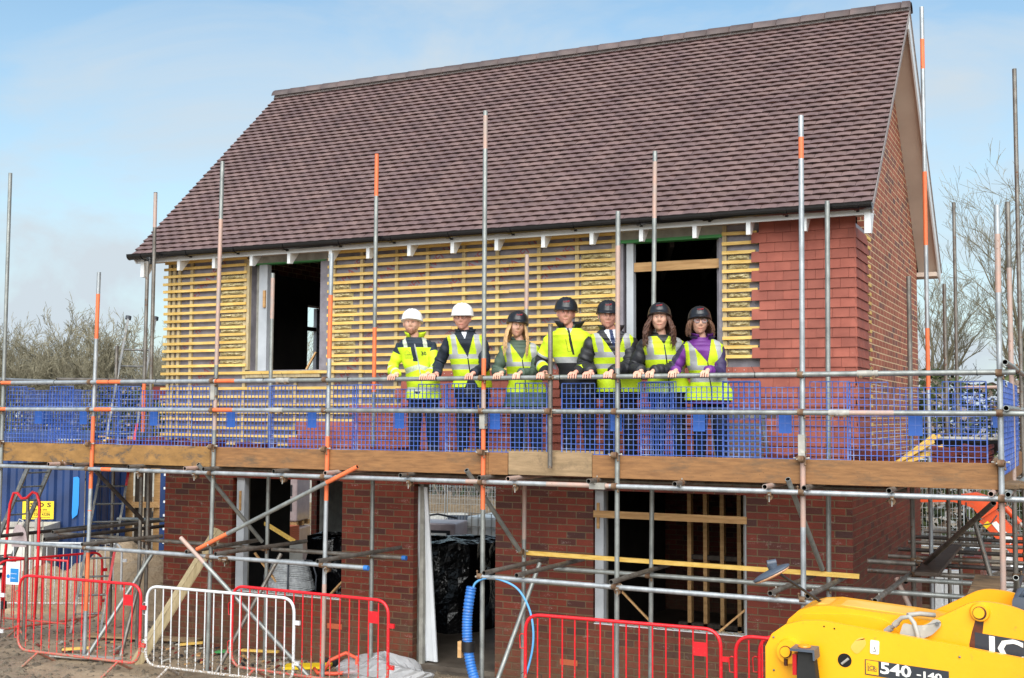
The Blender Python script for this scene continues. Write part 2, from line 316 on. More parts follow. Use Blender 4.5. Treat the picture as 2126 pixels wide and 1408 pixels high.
    def build(s, name, parent=None, label=None, cat=None, group=None, kind=None, local=False, bevel=0):
        if s.v and not parent and not kind:   # a one-mesh thing: its origin at its base
            xs = [p[0] for p in s.v]; ys = [p[1] for p in s.v]; zs = [p[2] for p in s.v]; loc = Vector(((min(xs)+max(xs))/2, (min(ys)+max(ys))/2, min(zs)))
        else: loc = Vector((0, 0, 0))
        off = None
        if parent and not local:
            off = Vector(parent.location)
            if parent.parent: off += Vector(parent.parent.location)
        elif not parent and not local and not kind: off = loc
        o = bpy.data.objects.new(name, s.mesh(name, off)); col.objects.link(o)
        if parent: o.parent = parent
        elif not local and not kind: o.location = loc
        if bevel:
            b = o.modifiers.new('bevel', 'BEVEL'); b.width = bevel; b.segments = 2; b.limit_method = 'ANGLE'
        tag(o, label, cat, group, kind); return o
def tag(o, label=None, cat=None, group=None, kind=None):
    if label: o['label'] = label
    if cat: o['category'] = cat
    if group: o['group'] = group
    if kind: o['kind'] = kind
def thing(name, label, cat, loc=(0, 0, 0), rz=0, group=None):
    o = bpy.data.objects.new(name, None); col.objects.link(o); o.location = loc; o.rotation_euler = (0, 0, rz); o.empty_display_size = .2
    tag(o, label, cat, group); return o
def dup(root, loc=None, rz=None, label=None, group=None):
    def cp(o, par):
        c = o.copy(); col.objects.link(c); c.parent = par
        for ch in o.children: cp(ch, c)
        return c
    r = cp(root, None)
    if loc is not None: r.location = loc
    if rz is not None: r.rotation_euler = (0, 0, rz)
    if label: r['label'] = label
    if group: r['group'] = group
    return r
def rr(pts, n=6):  # round a closed polygon given as (u,v,radius)
    out_ = []; m = len(pts)
    for i in range(m):
        p = Vector(pts[i][:2]); a = Vector(pts[i-1][:2]); b = Vector(pts[(i+1) % m][:2]); r = pts[i][2] if len(pts[i]) > 2 else 0
        if r <= 0: out_.append((p.x, p.y)); continue
        da = (a-p).normalized(); db = (b-p).normalized(); t0 = p+da*r; t1 = p+db*r
        for k in range(n+1):
            t = k/n; q = t0*(1-t)**2 + p*2*t*(1-t) + t1*t*t; out_.append((q.x, q.y))
    return out_
XZ = lambda y: (lambda u, v, w_: (u, y+w_, v))

# ============================================================ GROUND
def hsh(x, y): return .5*(sin(x*1.7+y*.6)+sin(y*2.1-x*.9))*.5 + .25*sin(x*5.1+1)*sin(y*4.3) + .12*sin(x*11.3+y*7)*sin(y*13.1-x*3)
def ground_z(x, y):
    z = .022*hsh(x, y)
    if y < -2.1: z += .035*sin(y*7+.5*sin(x*1.3))*min(1, (-2.1-y)*2)*(.6+.4*sin(x*2.1))
    if -.3 < x < 9.2 and -.2 < y < 5.6: z -= .1
    return z
xs = [-400, -120, -50, -30, -20, -15] + [-12+.16*i for i in range(170)] + [18, 25, 40, 80, 400]
ys = [-200, -60, -30, -20] + [-14+.16*i for i in range(150)] + [12, 15, 20, 30, 50, 120, 500]
g = MB(); W_ = len(xs)
g.v = [(x, y, ground_z(x, y)-.02 if (-12 <= x <= 15.2 and -14 <= y <= 9.9) else -.03) for y in ys for x in xs]
g.f = [[j*W_+i, j*W_+i+1, (j+1)*W_+i+1, (j+1)*W_+i] for j in range(len(ys)-1) for i in range(W_-1)]
g.m = [g.mi('mud')]*len(g.f); g.s = [True]*len(g.f); g.build('ground', kind='structure')
# loose stones and crumbs trodden into the mud
r_ = random.Random(3); st = MB()
for i in range(5200):
    x = r_.uniform(-3.5, 10.5); y = r_.uniform(-3.2, .0) if i % 3 else r_.uniform(-5, 3)
    if x > -.2 and y > -.15: continue
    z = ground_z(x, y)-.02; s_ = r_.choice((.012, .018, .03, .045))*r_.uniform(.6, 1.3); a = r_.uniform(0, 6)
    p = [(x+s_*cos(a+k*2*pi/5)*r_.uniform(.6, 1.2), y+s_*sin(a+k*2*pi/5)*r_.uniform(.6, 1.2), z) for k in range(5)]
    top = (x+r_.uniform(-.3, .3)*s_, y, z+s_*r_.uniform(.35, .8))
    st.add(p+[top], [(k, (k+1) % 5, 5) for k in range(5)], 'stone')
st.build('rubble', kind='stuff')

# ============================================================ HOUSE
WX, DY = 8.9, 5.37
house = thing('house', 'half built brick house with brown tiled roof, bare yellow battens and part hung red tiles', 'house', (WX/2, DY/2, 0))
m = MB()
for a, b in ((0, 1.125), (2.8125, 3.825), (4.9125, 6.1125), (7.8225, WX)): m.bx(a, b, 0, .1025, -.2, 2.12, 'brick_red')
m.bx(1.125, 2.8125, 0, .1025, -.2, .68, 'brick_red'); m.bx(6.1125, 7.8225, 0, .1025, -.2, .665, 'brick_red'); m.bx(0, WX, 0, .1025, 2.12, 2.46, 'brick_red')
m.bx(WX-.1025, WX, .1025, DY, -.2, 2.46, 'brick_red')
m.bx(0, .1025, .1025, 2.4, -.2, 2.46, 'brick_red'); m.bx(0, .1025, 3.3, DY, -.2, 2.46, 'brick_red'); m.bx(0, .1025, 2.4, 3.3, 2.1, 2.46, 'brick_red')
for a, b in ((.1025, .3), (4.9, WX-.1025)): m.bx(a, b, DY-.1025, DY, -.2, 2.46, 'brick_red')  # rear wall opening widened to let more light indoors
m.bx(.3, 4.9, DY-.1025, DY, 2.1, 2.46, 'brick_red'); m.build('ground_floor_brickwork', house)
# air brick vents
for x0, z0 in ((5.72, .19), (2.62, .33)):
    m = MB(); m.bx(x0, x0+.21, -.003, .002, z0, z0+.06, 'terracotta')
    for k in range(5): m.bx(x0, x0+.21, -.007, -.003, z0+k*.013, z0+k*.013+.007, 'terracotta')
    m.build('air_brick', house)
# block inner leaf and interior
m = MB()
for a, b in ((.1, 1.2), (2.74, 3.88), (4.86, 6.19), (7.75, 8.8)): m.bx(a, b, .16, .26, 0, 2.15, 'block')
m.bx(1.2, 2.74, .16, .26, 0, .66, 'block'); m.bx(6.19, 7.75, .16, .26, 0, .64, 'block')
m.bx(8.66, 8.76, .26, 5.2, 0, 2.2, 'block_shaded'); m.bx(.16, .26, .26, 2.4, 0, 2.2, 'block_shaded'); m.bx(.16, .26, 3.3, 5.2, 0, 2.2, 'block')
m.bx(5.1, 5.2, .26, 5.2, 0, 2.2, 'block_shaded'); m.bx(4.92, 5.1, 5.14, 5.24, 0, 2.2, 'block_shaded'); m.bx(.26, .3, 5.14, 5.24, 0, 2.2, 'block_shaded')  # long cross partition added to keep the right-hand room dark
m.build('block_inner_leaf', house)
m = MB(); m.bx(.1025, WX-.1025, .1025, DY-.1025, -.2, 0, 'concrete'); m.bx(3.7, 5.05, -.16, -.002, -.2, -.03, 'concrete'); m.build('concrete_slab', house)
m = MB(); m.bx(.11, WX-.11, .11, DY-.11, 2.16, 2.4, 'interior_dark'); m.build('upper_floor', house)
# upper storey shell
OPN = ((1.37, 2.44, 3.49, 4.87), (6.47, 7.55, 3.2, 4.87))
m = MB(); zt = 4.965
xs_ = [0, 1.37, 2.44, 6.47, 7.55, WX]
for a, b in ((0, 1.37), (2.44, 6.47), (7.55, WX)): m.bx(a, b, -.002, .1, 2.46, zt, 'membrane')
m.bx(1.37, 2.44, -.002, .1, 2.46, 3.49, 'membrane'); m.bx(6.47, 7.55, -.002, .1, 2.46, 3.2, 'membrane')
m.bx(WX-.06, WX, .1, 1.12, 2.46, zt, 'membrane'); m.build('breather_membrane', house)
for a, b in ((1.25, 2.56), (6.38, 7.62)): m = MB(); m.bx(a, b, -.012, .1, 4.87, 4.965, 'block'); m.build('lintel', house)
m = MB()
m.bx(1.37, 1.42, .1, .26, 3.49, 4.87, 'block'); m.bx(7.5, 7.55, .1, .26, 3.2, 4.87, 'membrane'); m.bx(2.4, 2.44, .1, .26, 3.49, 4.87, 'membrane'); m.bx(6.47, 6.5, .1, .26, 3.2, 4.87, 'block')
for a, b in ((.1, 1.4), (2.42, 6.49), (7.53, 8.8)): m.bx(a, b, .26, .36, 2.4, 5, 'block_shaded')
m.bx(1.4, 2.42, .26, .36, 2.4, 3.5, 'block_shaded')
m.bx(.1, .25, .36, 2.78, 2.4, 5, 'block_shaded'); m.bx(.1, .25, 2.78, 3.4, 2.4, 3.55, 'block_shaded'); m.bx(.1, .25, 3.4, 5.2, 2.4, 5, 'block_shaded'); m.bx(.1, .25, 2.78, 3.4, 4.62, 5, 'block_shaded')
m.bx(8.6, 8.75, .36, 5.2, 2.4, 5, 'block_shaded'); m.bx(.25, 3.9, 5.1, 5.22, 2.4, 5, 'block_shaded'); m.bx(4.7, 8.6, 5.1, 5.22, 2.4, 5, 'block_shaded'); m.bx(3.9, 4.7, 5.1, 5.22, 2.4, 3.5, 'block_shaded'); m.bx(3.9, 4.7, 5.1, 5.22, 4.5, 5, 'block_shaded')
m.bx(3.05, 3.15, .36, 3.6, 2.4, 5, 'block_shaded'); m.build('upper_inner_walls', house)
# lettering printed on the membrane
m = MB(); r_ = random.Random(5)
def diag(x, z, ang, flip=1):
    ca, sa = cos(ang), sin(ang)
    return lambda u, v, w_: (x+u*ca-v*sa, -.0045, z+u*sa+v*ca)
def in_open(x, z): return any(a-.75 < x < b+.12 and c-.6 < z < d+.1 for a, b, c, d in OPN)
for i in range(15):
    for k in range(4):
        x = .15+i*.56+(k % 2)*.25; z = 2.6+k*.6
        if x > 6.1 or in_open(x, z) or z > 4.55: continue
        m = MB()
        if k % 2: m.text('PERMAVENT', diag(x, z, radians(42)), .10, 'membrane_text')
        else: m.text('ULTIMATE', diag(x+.1, z-.05, radians(42)), .065, 'membrane_text')
        m.build('printed_text', house)
# counter battens (vertical) and tile battens
m = MB()
for x in (.02, .1, .19, .4, .84, 1.29, 2.66, 3.07, 3.57, 4.0, 4.49, 4.93, 5.46, 5.93, 6.37, 7.62): m.bx(x-.022, x+.022, -.036, -.004, 2.5 if not (1.37 < x < 2.44) else 2.5, 4.955, 'counter_batten')
for x in (1.7, 2.1): m.bx(x-.022, x+.022, -.036, -.004, 2.5, 3.4, 'counter_batten')
m.bx(1.33, 2.48, -.05, -.004, 3.4, 3.485, 'counter_batten'); m.bx(1.325, 1.368, -.05, -.004, 3.5, 4.93, 'counter_batten')
m.build('counter_battens', house)
m = MB(); r_ = random.Random(2)
def batt(x0, x1, z): 
    j = lambda: r_.uniform(-.004, .004)
    m.beam((x0, -.05, z+j()), (x1, -.05, z+j()), .025, .035, 'yellow_batten')
k = 0; z = 2.56; splits = []
while z < 4.95:
    hi = z > 3.47
    if hi:
        batt(-.05+r_.uniform(-.02, .01), 1.33+r_.uniform(-.01, .01), z)
        mid = 4.35 if k % 3 else 5.1
        batt(2.585, mid-.002, z); batt(mid+.002, 6.405, z); batt(7.6, 7.9+r_.uniform(0, .25), z)
    else:
        batt(-.06+r_.uniform(-.02, .01), 2.9+.25*(k % 2), z); batt(2.904+.25*(k % 2), 5.2, z)
    z += .1; k += 1
batt(-.04, 1.33, 4.945); batt(2.59, 6.4, 4.945)
m.build('tile_battens', house); m = MB()
for i in range(24): # batten ends around the returned corner
    z = 2.56+.1*i; m.beam((WX+.05, .62, z), (WX+.05, .98+r_.uniform(-.02, .02), z), .025, .035, 'yellow_batten')
m.build('return_battens', house)
# mineral wool pushed between the battens
m = MB(); r_ = random.Random(11)
def wool(x0, x1, z0, z1):
    z = z0
    while z < z1-.03:
        xe = x1 - (r_.uniform(0, .14) if x0 > 2.5 and x0 < 3 else 0)
        nx = int((xe-x0)/.028); nz = 5; ring = []
        vs = []; fs = []
        for j in range(nz+1):
            for i in range(nx+1):
                e = sin(pi*j/nz)*max(0,sin(pi*i/nx))**.3
                vs.append((x0+(xe-x0)*i/nx, -.006-.028*e*r_.uniform(.7, 1.9), z+.055*j/nz+r_.uniform(-.004, .004)))
        for j in range(nz):
            for i in range(nx): a = j*(nx+1)+i; fs.append((a, a+1, a+nx+2, a+nx+1))
        m.add(vs, fs, 'wool', False); z += .1
for q in ((.88, 1.27, 3.585, 4.75), (2.61, 3.0, 3.585, 4.6), (5.97, 6.34, 3.585, 4.78), (7.65, 7.88, 3.585, 4.68)): m = MB(); wool(*q); m.build('insulation_wool', house)
# hung wall tiles
m = MB(); r_ = random.Random(4)
def hung(fr, u0, u1, z, last=False, h=.112):
    g0, g1 = .0012, .0012; dz = r_.uniform(-.0015, .0015); t_ = .013; tilt = r_.uniform(-.002, .002)
    p = [fr(u0+g0, z+dz, .018+tilt), fr(u1-g1, z+dz, .018-tilt), fr(u1-g1, z+h, .003), fr(u0+g0, z+h, .003),
         fr(u0+g0, z+dz, .018-t_+tilt), fr(u1-g1, z+dz, .018-t_-tilt), fr(u1-g1, z+h, -.01), fr(u0+g0, z+h, -.01)]
    m.add(p, [(0, 1, 2, 3), (4, 5, 1, 0), (1, 5, 6, 2), (4, 0, 3, 7)], 'hung_tile')
    return p
front = lambda u, v, w_: (u, -.075-w_, v)
pins = MB()
nrow = 0; z = 2.44
while z < 4.84:
    left = 7.92
    if z < 3.42:
        left = 2.0+ (z-2.44)*.5 if z < 2.75 else (2.1 if z < 2.82 else (2.95 if z < 3.04 else (3.6 if z < 3.34 else 3.75)))
    off = .0825*(nrow % 2); top = z+.1 > 4.83 or (z < 3.42 and z+.1 >= 3.42)
    i = 0; x = left-off+.0825
    xr = 8.985; hh = .112
    if z+.1 >= 4.84: hh = .16
    while x < xr-.03:
        a, b = x, min(x+.165, xr); hung(front, a, b, z, h=hh if not (z > 3.4 and z < 3.5) else .112)
        if (3.33 < z < 3.43 and x < 7.8) or z+.1 >= 4.84: 
            for px in (a+.035, b-.035): pins.ball((px, -.1, z+(hh if z > 4 else .1)-.02), .0045, 'white_pvc', 6, 4)
        x += .165
    z += .1; nrow += 1
side = lambda u, v, w_: (WX+.075+w_, u, v)
z = 2.44; k = 0
while z < 4.75:
    ys_ = [-.09, .10, .27, .44, .61] if k % 2 else [-.09, .02, .185, .35, .52, .66]
    for a, b in zip(ys_[:-1], ys_[1:]): hung(side, a, b, z)
    z += .1; k += 1
m.build('hung_wall_tiles', house); pins.build('tile_nails', house)
# right gable brick, upper (returns behind the tile hanging) and left gable
ZE, ZR, YR = 5.0, 7.93, DY/2
def gable(x0, x1, ya, name, mat, hole=None):
    m = MB(); sl = (ZR-ZE)/(YR+.34)
    zf = lambda y: ZE+.0+(y+.34)*sl-.16 if y <= YR else ZE+(DY+.34-y)*sl-.16
    poly = [(ya, 2.46), (DY, 2.46), (DY, zf(DY)), (YR, zf(YR)), (ya, zf(ya))]
    if hole:
        a, b, c, d = hole
        for P in ([(ya, 2.46), (a, 2.46), (a, zf(a)), (ya, zf(ya))], [(a, 2.46), (b, 2.46), (b, c), (a, c)], [(a, d), (b, d), (b, zf(b)), (YR, zf(YR)) if a < YR < b else (b, zf(b)), (a, zf(a))],
                  [(b, 2.46), (DY, 2.46), (DY, zf(DY)), (b, zf(b))] if b > YR else [(b, 2.46), (DY, 2.46), (DY, zf(DY)), (YR, zf(YR)), (b, zf(b))]):
            Q = [P[0]]
            for q in P[1:]:
                if q != Q[-1]: Q.append(q)
            m.prism(Q, lambda u, v, w_: (x0+w_, u, v), x1-x0, mat)
    else: m.prism(poly, lambda u, v, w_: (x0+w_, u, v), x1-x0, mat)
    m.build(name, house)
gable(WX-.1025, WX, 1.12, 'gable_brickwork', 'brick_gable')
m = MB(); m.bx(WX-.1025, WX-.001, 1.0, 1.119, 2.46, 4.1, 'brick_gable'); m.build('gable_toothing', house)
gable(0, .1, .1, 'far_gable_brickwork', 'brick_gable', (2.72, 3.42, 3.55, 4.62))
m = MB(); m.bx(0.11, 3.9, DY-.1, DY, 2.46, 5, 'brick_gable'); m.bx(4.7, WX-.11, DY-.1, DY, 2.46, 5, 'brick_gable'); m.bx(3.9, 4.7, DY-.1, DY, 2.46, 3.5, 'brick_gable'); m.bx(3.9, 4.7, DY-.1, DY, 4.5, 5, 'brick_gable'); m.build('rear_brickwork', house)
# frames and timbers in the openings
m = MB(); m.bx(1.47, 1.60, .02, .1, 3.49, 4.86, 'white_frame'); m.bx(1.55, 1.585, -.004, .02, 4.3, 4.52, 'timber'); m.build('cavity_closer', house)
m = MB(); m.bx(6.5, 6.58, .02, .1, 3.2, 4.86, 'white_frame'); m.build('cavity_closer', house)
m = MB(); m.bx(1.17, 1.29, .03, .12, .68, 2.12, 'white_frame'); m.bx(1.22, 1.245, .01, .03, 1.7, 1.95, 'timber'); m.build('cavity_closer', house)
m = MB(); m.bx(6.125, 6.225, .03, .12, .68, 2.12, 'white_frame'); m.bx(6.15, 6.18, .01, .03, 1.7, 1.98, 'timber'); m.build('cavity_closer', house); m = MB(); m.bx(7.79, 7.822, .06, .14, .665, 2.12, 'white_frame'); m.build('cavity_closer', house)
m = MB(); m.beam((6.5, .06, 4.57), (7.56, .06, 4.57), .03, .1, 'timber'); m.build('opening_prop', house)
m = MB(); m.beam((6.12, .005, 1.86), (7.83, .005, 1.86), .03, .075, 'timber'); m.build('opening_prop', house)
for a, b, c in ((1.28, 2.52, 4.855), (6.4, 7.62, 4.835)): m = MB(); m.bx(a, b, -.022, .1, c, 4.869, 'green_paint'); m.build('steel_lintel', house)
r_ = random.Random(8)
for a, b, z in ((1.13, 2.81, .68), (6.12, 7.82, .665)):
    m = MB(); m.bx(a, b, .004, .16, z, z+.008, 'white_pvc')
    for i in range(int((b-a)/.018)): 
        x = a+i*.018; m.ball((x, r_.uniform(.015, .12), z+.008), (.016*r_.uniform(.5, 1.3), .014, .011*r_.uniform(.4, 1.3)), 'mortar', 6, 4)
    m.build('mortar_sill', house)
m = MB(); m.bx(1.42, 2.42, .1, .26, 3.47, 3.5, 'membrane'); m.build('sill_flap', house)
m = MB()
for x in (6.83, 7.02, 7.22, 7.42): m.bx(x-.02, x+.025, 1.2, 1.29, 0, 2.15, 'timber')
m.bx(6.83, 7.5, 1.21, 1.28, 1.28, 1.33, 'dark_timber'); m.bx(6.7, 7.5, 1.2, 1.29, .5, .55, 'dark_timber'); m.build('stud_partition', house)
m = MB(); m.beam((3.88, .13, 0), (3.88, .13, 2.12), .06, .05, 'block'); m.build('door_reveal_block', house)
m = MB()
for x in (6.9, 7.5): m.beam((x, .4, 4.9), (x-1.2, 3.6, 4.9), .05, .15, 'dark_timber')
m.build('ceiling_joists', house)
# rear window frame seen through the near opening
m = MB(); m.bx(.08, .1, 2.74, 2.8, 3.55, 4.62, 'white_frame'); m.bx(.06, .12, 3.2, 3.34, 3.55, 4.6, 'white_frame'); m.bx(.06, .11, 2.78, 3.34, 4.24, 4.3, 'dark_timber'); m.build('far_window_frame', house)
# roof -----------------------------------------------------
ang = atan2(ZR-5.02, YR+.38); SLEN = sqrt((ZR-5.02)**2+(YR+.38)**2)
def slope_fr(front_):
    if front_: return lambda u, s, h: (u, -.38+s*cos(ang)-h*sin(ang), 5.02+s*sin(ang)+h*cos(ang))
    return lambda u, s, h: (u, DY+.38-s*cos(ang)+h*sin(ang), 5.02+s*sin(ang)+h*cos(ang))
roof = None
X0, X1 = -.32, 9.2
m = MB()
for fz in (True, False):
    fr = slope_fr(fz); vs = [fr(X0+.02, .02, -.01), fr(X1-.02, .02, -.01), fr(X1-.02, SLEN, -.01), fr(X0+.02, SLEN, -.01), fr(X0+.02, .02, -.1), fr(X1-.02, .02, -.1), fr(X1-.02, SLEN, -.1), fr(X0+.02, SLEN, -.1)]
    m.add(vs, [(0, 1, 2, 3), (4, 7, 6, 5), (0, 4, 5, 1), (1, 5, 6, 2), (2, 6, 7, 3), (3, 7, 4, 0)], 'interior_dark')
roof = m.build('roof', house)
r_ = random.Random(6)
for fz, nm in ((True, 'front_roof_tiles'), (False, 'rear_roof_tiles')):
    m = MB(); fr = slope_fr(fz); rows = 42; gg = (SLEN-.03)/rows
    for rI in range(rows):
        s0 = rI*gg+r_.uniform(-.003, .003); x = X0-(.0825 if rI % 2 else 0)
        while x < X1-.005:
            a, b = max(x, X0), min(x+.165, X1)
            if b-a > .02:
                lift = r_.uniform(-.002, .003); sk = r_.uniform(-.003, .003); vs = []
                N = 4
                for k in range(N+1):
                    u = a+.0012+(b-a-.0024)*k/N; t_ = (u-x)/.165; cam_ = .0085*(1-(2*t_-1)**2)
                    vs += [fr(u, s0+sk*(t_-.5)*2, .029+lift+cam_), fr(u, s0+gg+.012, .006+cam_*.8), fr(u, s0+.001+sk*(t_-.5)*2, .008+lift+cam_)]
                fs = [(3*k, 3*k+3, 3*k+4, 3*k+1) for k in range(N)]
                o = [(3*k+2, 3*k+5, 3*k+3, 3*k) for k in range(N)]
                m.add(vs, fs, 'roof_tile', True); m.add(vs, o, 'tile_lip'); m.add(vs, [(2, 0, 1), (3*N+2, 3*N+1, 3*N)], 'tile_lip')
            x += .165
    m.build(nm, roof)
m = MB(); x = X0-.02; r_ = random.Random(9)
while x < X1+.0:
    l_ = min(.305, X1+.02-x); rings = []
    for u, rd in ((0, .14), (l_-.014, .134), (l_-.012, .118), (l_-.001, .118)):
        rings.append([(x+u, YR+rd*1.05*sin(radians(-82+164*k/10)), ZR-.042+rd*cos(radians(-82+164*k/10))) for k in range(11)])
    m.loft(rings, 'ridge_tile', closed=False)
    x += .305
rings = [[(xx, YR+.1*sin(radians(-90+180*k/10)), ZR-.05+.1*cos(radians(-90+180*k/10))) for k in range(11)] for xx in (X0, X1)]
m.loft(rings, 'verge_mortar', closed=False); m.add(rings[1], [tuple(range(11))], 'ridge_tile'); m.add(rings[0], [tuple(range(11))[::-1]], 'ridge_tile')
m.build('ridge_tiles', roof)
# verges: bedding, barge boards, soffits
m3 = MB()
for fz in (True, False):
    fr = slope_fr(fz)
    for x0, x1, bx_ in ((X1-.012, X1+.004, X1-.03), (X0-.004, X0+.012, X0+.01)):
        m = MB(); m2 = MB(); dpt = .10 if fz else .2; q = [fr(x0, .0, .008), fr(x1, .0, .008), fr(x1, SLEN, .008), fr(x0, SLEN, .008), fr(x0, .0, -.02), fr(x1, .0, -.02), fr(x1, SLEN, -.02), fr(x0, SLEN, -.02)]
        m.add(q, [(0, 1, 2, 3), (4, 7, 6, 5), (0, 4, 5, 1), (1, 5, 6, 2), (2, 6, 7, 3), (3, 7, 4, 0)], 'verge_mortar')
        q = [fr(bx_, -.02, -.021), fr(bx_+.02, -.02, -.021), fr(bx_+.02, SLEN+.02, -.021), fr(bx_, SLEN+.02, -.021), fr(bx_, -.02, -dpt), fr(bx_+.02, -.02, -dpt), fr(bx_+.02, SLEN-.16, -dpt), fr(bx_, SLEN-.16, -dpt)]
        m2.add(q, [(0, 1, 2, 3), (4, 7, 6, 5), (0, 4, 5, 1), (1, 5, 6, 2), (2, 6, 7, 3), (3, 7, 4, 0)], 'verge_mortar' if (fz and x0 > 5) else 'fascia_white'); m.build('verge_bedding', roof); m2.build('barge_board', roof)
    for a, b in ((WX, X1-.031), (X0+.031, 0)):
        s1_ = .34 if fz else .08; q = [fr(a, s1_, -.13), fr(b, s1_, -.13), fr(b, SLEN-.12, -.13), fr(a, SLEN-.12, -.13), fr(a, s1_, -.145), fr(b, s1_, -.145), fr(b, SLEN-.12, -.145), fr(a, SLEN-.12, -.145)]
        m3.add(q, [(0, 1, 2, 3), (4, 7, 6, 5), (0, 4, 5, 1), (1, 5, 6, 2), (2, 6, 7, 3), (3, 7, 4, 0)], 'soffit_beige')
for a, b in ((WX, X1-.031), (X0+.031, 0)): m3.bx(a, b, DY+.0, DY+.3, 4.93, 4.99, 'soffit_beige')
m3.bx(X0, X1-.03, -.29, -.002, 4.958, 4.968, 'soffit_beige'); m3.bx(X0, X1-.03, DY+.002, DY+.3, 4.958, 4.968, 'soffit_beige'); m3.build('soffit', roof)
for a, b in ((-.315, -.291), (DY+.301, DY+.325)): m = MB(); m.bx(X0, X1-.04, a, b, 4.925, 5.03, 'fascia_white'); m.build('fascia', roof)
for x in (-.2, .42, 1.0, 1.6, 2.18, 2.8, 3.34, 3.91, 4.49, 5.06, 5.64, 6.22, 6.79, 7.38, 7.95, 8.52, 9.13):
    m = MB(); e = x in (-.2, 9.13); zz = 4.74 if e else 4.80
    m.prism([(-.318, 4.957), (-.318, zz), (-.265, zz), (-.12, 4.957)] if not e else [(-.325, 4.99), (-.325, zz), (-.25, zz), (-.19, 4.83), (-.1, 4.99)], lambda u, v, w_: (x-.022+w_, u, v), .045 if not e else .06, 'fascia_white'); m.build('rafter_bracket', roof)
# gutter
m = MB(); cy_, cz, R_ = -.405, 5.022, .06
def arc(R): return [(cy_+R*cos(radians(180+180*k/10)), cz+R*sin(radians(180+180*k/10))) for k in range(11)]
pr = arc(R_) + [(cy_+R_, cz+.018), (cy_+R_-.006, cz+.018)] + arc(R_-.006)[::-1] + [(cy_-R_+.006, cz+.012), (cy_-R_-.004, cz+.012)]
m.loft([[(x, a, b) for a, b in pr] for x in (X0-.02, X1)], 'gutter_black', smooth=False)
for x in (X0-.02, X1): m.add([(x, a, b) for a, b in arc(R_+.003)], [tuple(range(11))], 'gutter_black')
gut = m.build('gutter', house)
for x in (-.12, .64, 1.41, 2.17, 2.96, 3.72, 4.49, 5.28, 6.04, 6.8, 7.55, 8.35, 9.05):
    m = MB(); wd = .05 if x in (2.96, 7.55) else .022
    pr = arc(R_+.008)+arc(R_+.001)[::-1]
    m.loft([[(x+dx, a, b) for a, b in pr] for dx in (-wd, wd)], 'gutter_black', smooth=False, cap=True); m.bx(x-.014, x+.014, cy_+R_-.005, cy_+R_+.02, cz-.07, cz+.005, 'gutter_black'); m.build('gutter_bracket', gut)
m = MB(); m.tube((.02, cy_, cz-.05), (.02, cy_, cz-.13), .036, 'gutter_black', 14, hollow=True); m.tube((.02, cy_, cz-.04), (.02, cy_, cz-.07), .05, 'gutter_black', 14); m.build('gutter_outlet', gut)
m = MB(); m.prism([(0, 0), (.34, 0), (.30, .42), (0, .26)], lambda u, v, w_: (WX-.05+v*.35, -.06+u+v*.6, 4.93-v*.5), .008, 'lead_grey'); m.bx(8.62, 8.86, -.03, -.004, 4.72, 4.96, 'counter_batten'); m.build('lead_flashing', house)

# ============================================================ SCAFFOLD
GZ = -.04
scaf = thing('scaffolding', 'galvanised tube scaffold with orange bands and timber decks wrapped round the half built house', 'scaffolding', (4.5, -.8, 0))
R0 = .02415
def std(x, y, zt, zb=GZ, lean=0, mat='galvanised', bands=(), nm='standard', dx=0, dy=0):
    """bands given as heights"""
    h = zt-zb; bb = [((a-zb)/h, (b-zb)/h, bm) for a, b, bm in bands]
    m = MB(); m.tube((x, y, zb), (x+dx, y+dy, zt), R0, mat, 14, hollow=True, bands=bb)
    o = m.build(nm, scaf); return o
OB = 'orange_band'
OY = -1.4
std(-1.46, OY, 6.04, mat='galvanised', dx=.0)
std(.06, OY, 4.67, mat='galvanised_light', bands=((.55, 1.25, OB), (1.75, 1.76, OB), (2.02, 2.9, OB), (3.85, 4.4, OB)), dx=.07)
std(1.95, OY, 5.88, mat='galvanised', bands=((2.75, 3.1, 'worn_orange'), (3.5, 5.2, 'worn_orange')), dx=.07)
std(3.53, OY, 4.71, mat='galvanised_light', bands=((.25, 1.1, 'worn_orange'), (2.0, 2.7, OB), (3.55, 4.25, OB)), dx=.04)
std(5.47, OY, 6.10, mat='galvanised', bands=((1.98, 2.9, OB), (2.9, 3.2, 'worn_orange'), (3.2, 3.52, OB), (5.7, 6.05, 'worn_orange')))
std(6.92, OY, 4.94, mat='galvanised', bands=((3.4, 4.6, 'worn_orange'),), dx=.02)
std(8.70, OY, 5.70, mat='galvanised_light', bands=((1.95, 2.75, 'worn_orange'), (5.3, 5.5, OB)), dx=.03)
std(10.36, OY, 4.75, mat='galvanised_light', bands=((1.2, 2.3, 'worn_orange'), (4.0, 4.5, 'worn_orange')), dx=.02)
std(6.24, OY-.05, 3.85, 2.42, mat='galvanised_dirty', nm='guard_post')
IY = -.52
std(.19, IY, 5.81, mat='galvanised_dirty', bands=((5.35, 5.8, 'worn_orange'),), dx=-.0); std(.11, IY-.05, 4.9, mat='galvanised_dirty', bands=((2.7, 3.35, OB),), dx=.02)
std(2.08, IY, 4.66, mat='galvanised', dx=.02, bands=((4.1, 4.6, 'worn_orange'),)); std(3.58, IY, 5.99, mat='galvanised', bands=((3.2, 3.95, OB), (5.5, 6.0, OB)))
std(5.51, IY, 4.68, mat='galvanised', bands=((1.6, 2.3, 'worn_orange'), (4.1, 4.7, 'worn_orange')), dx=.03); std(6.95, IY, 5.71, mat='galvanised', bands=((5.0, 5.6, 'worn_orange'),), dx=.07); std(8.75, IY, 5.05, mat='galvanised', dx=.04)
